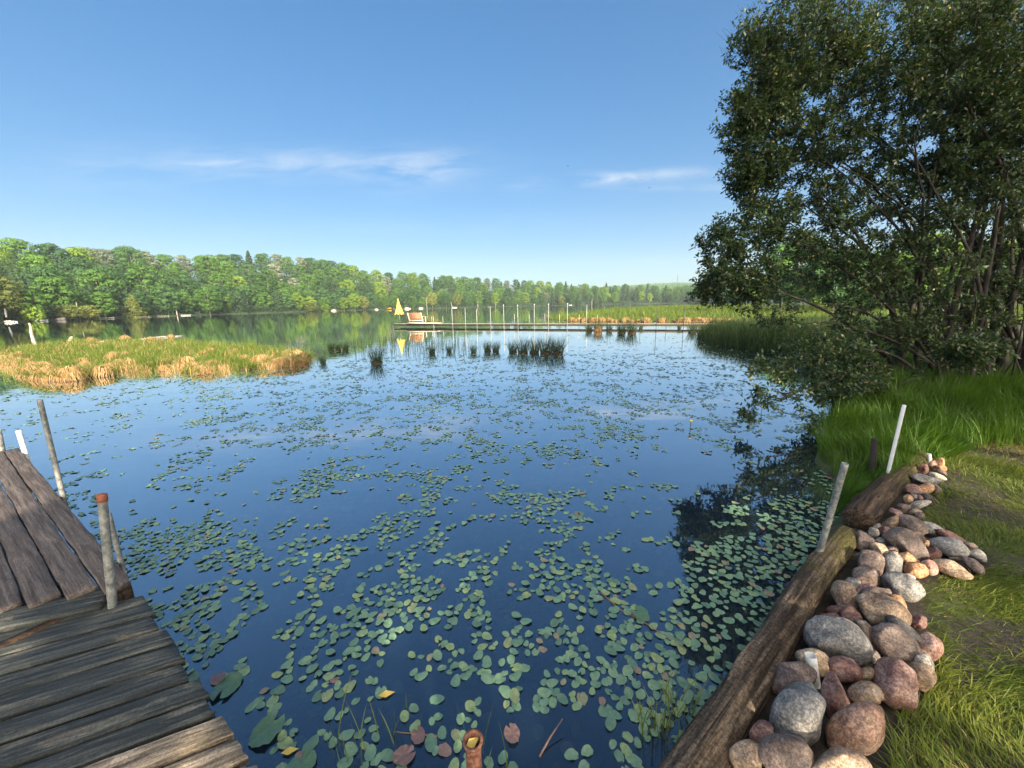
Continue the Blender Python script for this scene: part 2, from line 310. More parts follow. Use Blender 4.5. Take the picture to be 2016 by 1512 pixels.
c = mixc(t, uw, c, ramp(t, n1, [(0.3, (0.006, 0.012, 0.022)), (0.7, (0.02, 0.028, 0.036))]))
principled(t, out, c, 0.8, n2, 0.8, 0.02); M['ground'] = m
# water
m, t, out = mat_new('lake_water'); gp = t.nodes.new('ShaderNodeNewGeometry').outputs['Position']
v = mapping(t, gp, (0.7, 1.5, 1)); w1 = noise_tex(t, v, 1.3, 3, 0.5); w2 = noise_tex(t, gp, 9.0, 2, 0.5)
bb = nd(t, 'ShaderNodeBump', ins={'Strength': 0.14, 'Distance': 0.02}); t.links.new(mth(t, 'ADD', w1, mth(t, 'MULTIPLY', w2, 0.10)), bb.inputs['Height'])
fr = nd(t, 'ShaderNodeLayerWeight', ins={'Blend': 0.5}); t.links.new(bb.outputs[0], fr.inputs['Normal']); frp = mth(t, 'POWER', fr.outputs['Facing'], 1.30, clamp=True)
gl = nd(t, 'ShaderNodeBsdfGlossy', ins={'Roughness': 0.012, 'Color': (0.97, 0.98, 1, 1)}); t.links.new(bb.outputs[0], gl.inputs['Normal'])
tr = nd(t, 'ShaderNodeBsdfTransparent', ins={'Color': (0.62, 0.74, 0.80, 1)}); df = nd(t, 'ShaderNodeBsdfDiffuse', ins={'Color': (0.012, 0.025, 0.048, 1)})
s1 = nd(t, 'ShaderNodeMixShader', ins={0: 0.62}); t.links.new(tr.outputs[0], s1.inputs[1]); t.links.new(df.outputs[0], s1.inputs[2])
s2 = t.nodes.new('ShaderNodeMixShader'); t.links.new(frp, s2.inputs[0]); t.links.new(s1.outputs[0], s2.inputs[1]); t.links.new(gl.outputs[0], s2.inputs[2]); t.links.new(s2.outputs[0], out.inputs[0])
M['water'] = m
# log bark: local Z runs along the log
def log_mat(name, a, b, c, moss, rot):
    m, t, out = mat_new(name); tc = t.nodes.new('ShaderNodeTexCoord'); s = t.nodes.new('ShaderNodeSeparateXYZ'); t.links.new(tc.outputs['Object'], s.inputs[0])
    v = mapping(t, tc.outputs['Object'], (26, 26, 2.2)); g = noise_tex(t, v, 1.0, 8, 0.68, 0.7)
    fine = noise_tex(t, tc.outputs['Object'], 70, 5, 0.7); pz = noise_tex(t, tc.outputs['Object'], 5.5, 6, 0.65)
    col = ramp(t, g, [(0.38, a), (0.5, b), (0.62, c)]); col = mixc(t, 0.85, col, ramp(t, fine, [(0.38, (0.4,)*3), (0.62, (1.7,)*3)]), 'MULTIPLY')
    mz = mth(t, 'ADD', mth(t, 'MULTIPLY', mth(t, 'SUBTRACT', s.outputs[2], moss[0]), moss[1]), mth(t, 'MULTIPLY', mth(t, 'SUBTRACT', pz, 0.5), 5.0), clamp=True)
    col = mixc(t, mth(t, 'MULTIPLY', mz, 0.85), col, ramp(t, fine, [(0.3, (0.02, 0.018, 0.008)), (0.5, (0.06, 0.055, 0.015)), (0.75, (0.16, 0.15, 0.04))]))
    if rot:
        rz = mth(t, 'MULTIPLY', ramp(t, g, [(0.45, (0, 0, 0)), (0.55, (1, 1, 1))]), mth(t, 'MULTIPLY', mth(t, 'SUBTRACT', 1.25, s.outputs[2]), 1.5, clamp=True))
        side = mth(t, 'MULTIPLY', mth(t, 'SUBTRACT', s.outputs[0], 0.045), 30.0, clamp=True)
        col = mixc(t, mth(t, 'MULTIPLY', rz, side), col, (0.28, 0.13, 0.05))
    principled(t, out, col, 0.85, mth(t, 'ADD', g, mth(t, 'MULTIPLY', fine, 0.3)), 1.0, 0.02, spec=0.25); return m
M['log1'] = log_mat('weathered_log', (0.028, 0.020, 0.014), (0.085, 0.062, 0.042), (0.19, 0.145, 0.10), (2.3, 1.4), True)
M['log2'] = log_mat('mossy_log', (0.02, 0.014, 0.01), (0.06, 0.04, 0.026), (0.13, 0.09, 0.06), (0.7, 0.9), False)

# ------------------------------------------------------------------ land shapes
def sdf(poly, X, Y):
    """signed distance, positive inside"""
    P = np.asarray(poly, float)[:, :2]; d = np.full(X.shape, 1e9); ins = np.zeros(X.shape, bool)
    for i in range(len(P)):
        a = P[i]; b = P[(i+1) % len(P)]; e = b-a; wx = X-a[0]; wy = Y-a[1]
        tt = np.clip((wx*e[0]+wy*e[1])/(e@e), 0, 1); d = np.minimum(d, np.hypot(wx-e[0]*tt, wy-e[1]*tt))
        c = ((a[1] > Y) != (b[1] > Y))
        with np.errstate(divide='ignore', invalid='ignore'):
            ins ^= c & (X < (b[0]-a[0])*(Y-a[1])/(b[1]-a[1]+1e-12)+a[0])
    return np.where(ins, d, -d)
g0 = lambda px, py: tuple(G(px, py, 0)[:2])
BANK = [(-60, -30), (-60, -3), (-8, -1.6), (-1.4, -0.6), (-0.35, 0.35), (0.72, 1.36), (2.0, 2.35), (3.05, 3.25), (3.45, 3.75), g0(1652, 960), g0(1606, 905), g0(1622, 850), g0(1648, 800),
        g0(1640, 755), g0(1600, 715), g0(1500, 690), g0(1425, 675), g0(1385, 664), g0(1420, 656), g0(1600, 650), (60, 22), (200, 20), (200, -60), (-60, -60)]
MARSH = [g0(1108, 632), g0(1180, 633), g0(1300, 634), g0(1400, 634.5), g0(1450, 636), g0(1560, 640), g0(1720, 640), (90, 26), (220, 30), (230, 140), (150, 150), g0(1400, 600), g0(1300, 604), g0(1200, 609), g0(1120, 619), g0(1060, 627)]
ISLE = [g0(-40, 700), g0(-10, 722), g0(45, 742), g0(110, 748), g0(160, 744), g0(240, 733), g0(400, 737), g0(480, 731), g0(600, 720), g0(612, 706), g0(560, 692), g0(400, 678), g0(300, 672), g0(150, 674), g0(40, 686)]
SHP = [(-1400, 110), (-500, 120), (0, 150), (300, 190), (500, 230), (700, 280), (900, 340), (1050, 390), (1150, 420), (1300, 470), (1380, 470), (1440, 330), (1490, 150), (1560, 120), (1700, 100), (2400, 90)]
def az_of(px): 
    d = ray(px, 600.0); return math.atan2(d[0], d[1])
SAZ = [az_of(p) for p, _ in SHP]; SD = [d for _, d in SHP]
TOP = [(-1400, 470), (-400, 470), (0, 480), (45, 474), (90, 488), (130, 482), (200, 495), (270, 492), (330, 504), (400, 509), (460, 505), (540, 503), (600, 511), (680, 521), (720, 532), (760, 537), (820, 540), (860, 545), (950, 549), (1040, 554), (1100, 558), (1180, 561), (1300, 563), (1400, 565), (1450, 545), (1490, 510), (1560, 500), (1700, 480), (2400, 470)]
TAZ = [az_of(p) for p, _ in TOP]
def top_tan(az):
    """tangent of the elevation of the wood's skyline in a direction"""
    y = np.interp(az, TAZ, [p[1] for p in TOP])-np.interp(az, [TAZ[2], TAZ[11], TAZ[20]], [11, 8, 4]); x = np.interp(az, TAZ, [p[0] for p in TOP])
    d = VF[None]+((x-CX)/F)[:, None]*VR+((CY-y)/F)[:, None]*VU
    return d[:, 2]/np.hypot(d[:, 0], d[:, 1])
_az = np.linspace(-1.6, 1.6, 400); _tt = top_tan(_az)
RIDGE = 75.0
def height(X, Y):
    r = np.hypot(X, Y); az = np.arctan2(X, Y)
    D = np.interp(az, SAZ, SD); o = r-D
    far = np.where(Y > -20, o, -50)
    tt = np.interp(az, _az, _tt)
    ridge_h = np.clip(CH+tt*(D+RIDGE)-15, 1, 60)
    land = np.where(o < 3, 0.25*o, 0.75+(ridge_h-0.75)*(1-np.cos(np.clip((o-3)/(RIDGE), 0, 1)*np.pi))/2)
    far_h = np.where(far > -4, land, -1.0)
    far_h = np.maximum(far_h, -1.0)
    # distant blue hill
    hb = 30*np.exp(-(((X-455)/260)**2+((Y-1080)/200)**2)); far_h = np.where(o > 60, far_h+hb, far_h)
    b = sdf(BANK, X, Y); bank = np.where(b > 0, np.minimum(0.06+b*0.25, 0.16)+np.clip(b-1.0, 0, 8)*0.022+0*b, np.maximum(b*0.9, -1.0))
    mm = sdf(MARSH, X, Y); marsh = np.where(mm > 0, 0.05, np.maximum(mm*0.5, -1.0))
    ii = sdf(ISLE, X, Y); isle = np.where(ii > 0, -0.05+np.minimum(ii*.02, 0.03), np.maximum(ii*0.5, -1.0))
    bed = -0.75+0*X
    return np.maximum.reduce([far_h, bank, marsh, isle, bed])
n = 520; uu = np.linspace(-1, 1, n)
gx = 4*np.sinh(6.9*uu)+3.0; gy = 4*np.sinh(6.9*uu)+3.0
X, Y = np.meshgrid(gx, gy); Z = height(X, Y)
nzv = np.array([mn.noise((x*1.3, y*1.3, 0.0)) for x, y in zip(X.ravel(), Y.ravel())]).reshape(X.shape)
Z = Z+np.where((Z > 0.08) & (np.hypot(X, Y) < 40), nzv*0.035, 0)+np.where(Z > 2, nzv*1.0, 0)
ii, jj = np.meshgrid(np.arange(n-1), np.arange(n-1)); a = (jj*n+ii).ravel()
gm = mesh('ground', np.stack([X.ravel(), Y.ravel(), Z.ravel()], 1), np.stack([a, a+1, a+n+1, a+n], 1), True)
ROCKP = [tuple(G(x, y, .2)[:2]) for x, y in ((1380, 1560), (1450, 1420), (1500, 1300), (1610, 1180), (1670, 1060), (1750, 990), (1790, 930), (1830, 895), (1862, 915), (1850, 960), (1815, 1020), (1870, 1040), (1945, 1095), (1930, 1125), (1850, 1128), (1800, 1150), (1815, 1195), (1830, 1260), (1845, 1310), (1820, 1360), (1770, 1400), (1745, 1440), (1710, 1500), (1720, 1560))]
MUD = [tuple(G(x, y, .2)[:2]) for x, y in ((1830, 1200), (1900, 1190), (2100, 1210), (2150, 1290), (1990, 1330), (1880, 1380), (1790, 1430), (1770, 1400), (1850, 1330))]
so = np.clip(np.maximum(sdf(ROCKP, X, Y)+.12, sdf(MUD, X, Y)+.05)*9, 0, 1).ravel()
at = gm.attributes.new('soil', 'FLOAT', 'POINT'); at.data.foreach_set('value', so.astype(np.float32))
obj('ground', gm, M['ground'], kind='structure')
S = 2100.0
obj('lake_water', mesh('lake_water', [(-S, -S, 0), (S, -S, 0), (S, S, 0), (-S, S, 0)], [[0, 1, 2, 3]]), M['water'], kind='structure')
def hz(x, y): return height(np.atleast_1d(np.asarray(x, float)), np.atleast_1d(np.asarray(y, float)))

# ------------------------------------------------------------------ blades, leaves
def blades(base, h, w, lean, bend=0.4, seg=3, yaw=None):
    """base (n,3), h,w (n), lean (n,2) horizontal offset of the tip as a share of h"""
    n = len(base); yaw = RS.rand(n)*np.pi*2 if yaw is None else yaw
    sx, sy = np.cos(yaw), np.sin(yaw)
    V = np.zeros((n, 2*seg+1, 3))
    for k in range(seg+1):
        f = k/seg; c = base.copy(); off = (f**(1+bend*2))
        c[:, 0] += lean[:, 0]*h*off; c[:, 1] += lean[:, 1]*h*off
        ln = np.hypot(lean[:, 0], lean[:, 1])
        c[:, 2] += h*(f-np.clip(ln-0.3, 0, 2)*0.55*f**3)
        if k == seg: V[:, 2*seg] = c
        else:
            ww = w*(1-0.55*f**1.5)*0.5
            V[:, 2*k] = c-np.stack([sx*ww, sy*ww, 0*ww], 1); V[:, 2*k+1] = c+np.stack([sx*ww, sy*ww, 0*ww], 1)
    s = (np.arange(n)*(2*seg+1))[:, None]
    q = np.concatenate([s+np.array([[2*k, 2*k+1, 2*k+3, 2*k+2]]) for k in range(seg-1)]) if seg > 1 else np.zeros((0, 4), int)
    tr = s+np.array([[2*seg-2, 2*seg-1, 2*seg]])
    return V.reshape(-1, 3), [q, tr]
def leaves(c, d, nrm, ln, wd, fold=0.25):
    """folded leaf: base, left, right, tip"""
    s = np.cross(d, nrm); s /= np.linalg.norm(s, axis=1)[:, None]+1e-9
    up = np.cross(s, d)
    ln = ln[:, None]; wd = wd[:, None]
    mid = c+d*ln*0.45-up*wd*fold
    V = np.stack([c, mid+s*wd*.5+up*wd*fold, c+d*ln-up*ln*0.06, mid-s*wd*.5+up*wd*fold], 1)
    i = (np.arange(len(c))*4)[:, None]
    return V.reshape(-1, 3), [i+np.array([[0, 1, 2]]), i+np.array([[0, 2, 3]])]
def unit(v): return v/(np.linalg.norm(v, axis=-1, keepdims=True)+1e-9)
def quads(c, nrm, size):
    a = unit(np.cross(nrm, RS.randn(*c.shape))); b = np.cross(nrm, a)
    sa = size[:, None]*a; sb = (size*RS.uniform(0.55, 1.0, len(size)))[:, None]*b
    k = RS.uniform(-.35, .35, (len(c), 1))
    V = np.stack([c-sa*.5-sb*k, c+sb*.5+sa*k, c+sa*.5+sb*k, c-sb*.5-sa*k], 1)
    i = (np.arange(len(c))*4)[:, None]
    return V.reshape(-1, 3), i+np.array([[0, 1, 2, 3]])

# ------------------------------------------------------------------ the far wood
def crown_mesh(name, H, R, zb, kind, nq, fs, seed):
    rs = np.random.RandomState(seed); C = []; Nn = []
    nl = {'round': 38, 'tall': 34, 'cone': 40}[kind]
    for i in range(nl):
        f = (i+0.5)/nl
        if kind == 'cone':
            z = zb+(H-zb)*f; rr = R*(1-f)**0.8; a = i*2.4+rs.rand(); lc = np.array([rr*.6*math.cos(a), rr*.6*math.sin(a), z]); lr = np.array([rr*.6+.35, rr*.6+.35, .6])
        else:
            th = i*2.399+rs.rand()*.6; cz = 1-2*f; sr = math.sqrt(max(0, 1-cz*cz)); k = rs.uniform(.55, 1.0)
            lc = np.array([R*.72*sr*math.cos(th)*k, R*.72*sr*math.sin(th)*k, (H+zb)/2+(H-zb)*.41*cz*rs.uniform(.8, 1.05)]); lr = np.array([1, 1, .55])*R*rs.uniform(.20, .42)
        m = int(nq/nl); d = unit(rs.randn(m, 3)); d[:, 2] = np.where(rs.rand(m) < .6, np.abs(d[:, 2]), d[:, 2])
        C.append(lc+d*lr*rs.uniform(.80, 1.06, (m, 1))); Nn.append(unit(d+rs.randn(m, 3)*.22+np.array([0, 0, .30])))
    C = np.concatenate(C); Nn = np.concatenate(Nn)
    V, q = quads(C, Nn, fs*rs.uniform(.6, 1.3, len(C)))
    return mesh(name, V, q)
def trunk_mesh(name, H, r, lean=0.0, forks=3, seed=0):
    rs = np.random.RandomState(seed); mb = MB()
    z = np.linspace(-.5, H, 6); mb.tube(np.stack([lean*z*.1+rs.uniform(-.1, .1, 6), rs.uniform(-.1, .1, 6), z], 1), r*(1-.7*np.linspace(0, 1, 6)), 7)
    for k in range(forks):
        a = rs.rand()*6.3; z0 = H*rs.uniform(.35, .75); l = H*.3
        mb.tube([[lean*z0*.1, 0, z0], [lean*z0*.1+math.cos(a)*l*.4, math.sin(a)*l*.4, z0+l*.4], [lean*z0*.1+math.cos(a)*l*.6, math.sin(a)*l*.6, z0+l]], [r*.5, r*.35, r*.12], 5)
    return mb.mesh(name, True)
PROTO = []   # (crown mesh, trunk mesh, height)
for i, (H, R, zb, kind) in enumerate([(15, 6.2, 1.0, 'round'), (17, 6.8, 0.6, 'round'), (13, 5.6, 0.4, 'round'), (17, 5.6, .5, 'tall'), (14, 6.6, 0.3, 'round'), (15, 3.2, 0.8, 'cone'), (12, 5.8, 0.2, 'round'), (15.5, 5.0, .8, 'tall')]):
    PROTO.append((crown_mesh('far_crown_mesh_%d' % i, H, R, zb, kind, 4600, 0.66, 100+i), trunk_mesh('far_trunk_mesh_%d' % i, H*.8, .26, 0, 3, i), H))
KIND = {0: ('bright mid green broadleaf tree in the wood across the lake', 'maple_tree'), 1: ('fresh yellow green broadleaf tree in the wood across the lake', 'birch_tree'),
        2: ('deep green broadleaf tree in the wood across the lake', 'oak_tree'), 3: ('pale silvery grey green tree in the wood across the lake', 'poplar_tree'),
        4: ('narrow dark pointed conifer in the wood across the lake', 'pine_tree'), 5: ('olive yellow early leafing tree in the wood across the lake', 'aspen_tree')}
ROWN = ['at the water edge', 'behind the shore trees', 'low on the slope', 'high on the slope', 'on the skyline']
SIDE = [(-9999, 250, 'left of the bleached snag side'), ]
cmesh = {}
def far_tree(x, y, z, pi, ki, s, label, grp, sz=1.0):
    cm, tm, H = PROTO[pi]
    if (pi, ki) not in cmesh:
        c2 = cm.copy(); c2.materials.append(M['crown%d' % ki]); cmesh[(pi, ki)] = c2
    if not tm.materials: tm.materials.append(M['bark_far'])
    e = empty(KIND[ki][1], (x, y, z-.2), random.uniform(0, 6.28), label, 'tree', grp); e.scale = (s, s, s*sz)
    obj('crown', cmesh[(pi, ki)], None, e); obj('trunk', tm, None, e)
    return e
trees = 0; taken = []
PXR = lambda az: float(np.interp(az, SAZ, [p for p, _ in SHP]))
def zone(px):
    for lim, s in ((150, 'at the far left of the lake'), (420, 'behind the left grassy island'), (760, 'left of the yellow parasol'), (1000, 'behind the wooden bench and parasol'), (1200, 'behind the middle of the long boardwalk'), (1440, 'at the far right end of the lake')):
        if px < lim: return s
    return 'glimpsed through the shrub on the right bank'
used_lab = {}
for row, (off, step) in enumerate(((3.5, 8.2), (14, 11.5), (30, 13), (50, 14), (72, 9.0))):
    px = -60.0
    while px < 1420:
        az = az_of(px); D = float(np.interp(az, SAZ, SD))+off+random.uniform(-3, 3)*(1 if row == 0 else 2.2)
        st = step*(0.8 if px < 700 else 1.0+0.35*(px-700)/700)
        dpx = st/D*F/max(0.25, math.cos(az))**2*0.5
        dpx = st/D/(abs(az_of(px+1)-az_of(px)))
        x, y = D*math.sin(az), D*math.cos(az); z = float(hz(x, y)[0])
        if 1:
            r = random.random()
            if row == 0: ki = 1 if r < .30 else 0 if r < .58 else 2 if r < .82 else 5 if r < .94 else 4
            elif row < 3: ki = 0 if r < .42 else 2 if r < .7 else 1 if r < .84 else 3 if r < .92 else 4
            else: ki = 2 if r < .36 else 0 if r < .72 else 3 if r < .84 else 1 if r < .96 else 4
            if px > 1080 and random.random() < .35: ki = 4 if random.random() < .5 else 2
            pi = 5 if ki == 4 else random.choice([3, 7]) if (ki == 3 or (px > 900 and random.random() < .45)) else random.choice([0, 1, 2, 4, 6] if row else [0, 1, 2, 4, 6, 6])
            need = CH+float(np.interp(az, _az, _tt))*D-z if row == 4 else 999
            s = random.uniform(.85, 1.12)
            if row == 4: s = max(.45, min(1.25, need/PROTO[pi][2]*random.uniform(.92 if px < 700 else .8, 1.08)))
            elif row == 0: s *= .8
            s = min(s, (CH+float(np.interp(az, _az, _tt))*D-z)/PROTO[pi][2]*1.02) if row >= 2 else s
            lab = KIND[ki][0].replace('in the wood across the lake', '').replace('broadleaf ', '')+ROWN[row]+' '+zone(px)
            far_tree(x, y, z, pi, ki, max(.4, s), lab, lab)
            trees += 1
        px += dpx*random.uniform(.55, 1.3)
# trees glimpsed behind the shrub on the right
for k in range(16):
    px = 1455+k*38+random.uniform(-10, 10); D = random.uniform(62, 105) if px > 1500 else 150; az = az_of(px); x, y = D*math.sin(az), D*math.cos(az)
    ki = random.choice([0, 1, 1, 2]); lab = KIND[ki][0].replace('in the wood across the lake', 'beyond the marsh, glimpsed through the shrub on the right bank')
    far_tree(x, y, max(0, float(hz(x, y)[0])), random.choice([0, 1, 4]), ki, random.uniform(.5, .72), lab, lab)
# dark undergrowth painting in the shaded gaps between trees, and the distant wood
n = 90000; px = RS.uniform(-150, 1440, n); az = np.interp(px, [p for p, _ in SHP], SAZ); o = RS.uniform(0, 1, n)**1.4*95+1.5
D = np.interp(az, SAZ, SD)+o; x = D*np.sin(az); y = D*np.cos(az); z = hz(x, y); hh = RS.uniform(0, 1, n)**1.5*np.where(o < 8, 3.0, 9)
V, q = quads(np.stack([x, y, z+hh], 1), unit(RS.randn(n, 3)*.6+np.array([0, -1, .7])), RS.uniform(.5, 1.4, n))
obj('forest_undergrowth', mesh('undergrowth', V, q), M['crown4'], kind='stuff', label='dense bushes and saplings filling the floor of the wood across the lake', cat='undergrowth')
n = 60000; x = RS.uniform(60, 900, n); y = RS.uniform(520, 1300, n); z = hz(x, y); ok = z > .5; x, y, z = x[ok], y[ok], z[ok]
V, q = quads(np.stack([x, y, z+RS.uniform(0, 13, len(x))], 1), unit(RS.randn(len(x), 3)*.6+np.array([0, -1, .7])), RS.uniform(2, 5, len(x)))
obj('distant_wood', mesh('distant_wood', V, q), M['crown2'], kind='stuff', label='hazy distant wood covering the low hill beyond the right end of the lake', cat='wood')
# bare leaning trunks and bleached boulders on the far shore
for k, (px, py, h, ln) in enumerate([(718, 606, 6, .9), (840, 603, 9, 0.1), (890, 602, 7, -.8), (940, 601, 8, .2), (1165, 597, 7, .2), (975, 600, 9, 0), (150, 622, 5, 0.1), (345, 618, 4, 0)]):
    az = az_of(px); D = float(np.interp(az, SAZ, SD))+1.0; mb = MB()
    zz = np.linspace(-.3, h, 6); mb.tube(np.stack([ln*zz*.25, 0*zz, zz], 1), np.linspace(.22, .05, 6), 6)
    mb.tube([[ln*h*.12, 0, h*.5], [ln*h*.12+.9*(1 if ln < 0 else -1), 0, h*.75]], [.09, .03], 5)
    obj('dead_tree', mb.mesh('dead_tree', True), M['snag'], loc=(D*math.sin(az), D*math.cos(az), 0),
        label=['forked bare white trunk leaning right over the water left of the parasol', 'tall bare pale trunk against the wood above the bench', 'bare trunk leaning left over the white boat across the lake', 'thin pale bare trunk across the lake above the boardwalk start', 'pale bare trunk on the shore behind the right half of the boardwalk', 'tall straight pale trunk across the lake right of the white boat', 'short bare pale trunk on the shore right of the white landing stage', 'low bare stub on the shore between two small landing stages'][k], cat='dead tree')

# ------------------------------------------------------------------ rock maker
def ico():
    import bmesh
    bm = bmesh.new(); bmesh.ops.create_icosphere(bm, subdivisions=4, radius=1.0)
    V = np.array([v.co[:] for v in bm.verts]); Fc = np.array([[v.index for v in f.verts] for f in bm.faces]); bm.free(); return V, Fc
IV, IF = ico()
def rock_verts(seed, rough=0.75, flats=7):
    rs = np.random.RandomState(seed); V = IV.copy()
    for k in range(flats):                     # worn flat facets
        d = unit(rs.randn(3)); lim = rs.uniform(.62, .88); s = V@d; over = np.clip(s-lim, 0, None); V -= (over*.82)[:, None]*d
    o = Vector(rs.uniform(-50, 50, 3)); nn = np.array([mn.noise(Vector(v)*1.1+o)*.20+mn.noise(Vector(v)*2.6+o)*.06+mn.noise(Vector(v)*6+o)*.018 for v in IV])
    V *= (1+rough*nn)[:, None]
    c = (V.max(0)+V.min(0))/2; V = (V-c)/((V.max(0)-V.min(0))/2)
    return V
def place_rock(name, px, py, maj, mnr, rot, mat, label, seed, group, z0=None, lift=0.0):
    """an ellipsoidal stone whose outline, seen from the bank, spans maj x mnr at angle rot"""
    d = ray(px, py); zc = 0.16; 
    for _ in range(4):
        P = G(px, py, zc); dep = (P-CAM)@VF; r = mnr*.5/F*dep; gz = float(hz(P[0], P[1])[0]) if z0 is None else z0
        zc = max(gz, 0.10)*1.0+r*.55+lift
    P = G(px, py, zc); dep = (P-CAM)@VF; dn = unit(P-CAM)
    e1 = unit(np.cross(dn, [0, 0, 1.0])); e2 = np.cross(e1, dn)
    def J(e, h=1e-3):
        a, b, _ = PROJ(P+e*h); a0, b0, _ = PROJ(P); return np.array([(a-a0)[0]/h, -(b-b0)[0]/h])
    Jm = np.stack([J(e1), J(e2)], 1); th = math.radians(rot)
    A = np.linalg.inv(Jm)@(np.array([[math.cos(th), -math.sin(th)], [math.sin(th), math.cos(th)]])@np.diag([maj/2, mnr/2]))
    U, s, _ = np.linalg.svd(A); a1 = U[0, 0]*e1+U[1, 0]*e2; a2 = U[0, 1]*e1+U[1, 1]*e2; a3 = np.cross(a1, a2)
    V = rock_verts(seed)*np.array([s[0], s[1], (s[0]*.35+s[1]*.65)])*1.09
    V = V@np.stack([a1, a2, a3])
    m = mesh(name, V, IF, True)
    return obj(name, m, M[mat], loc=tuple(P), label=label, cat='rock', group=group)
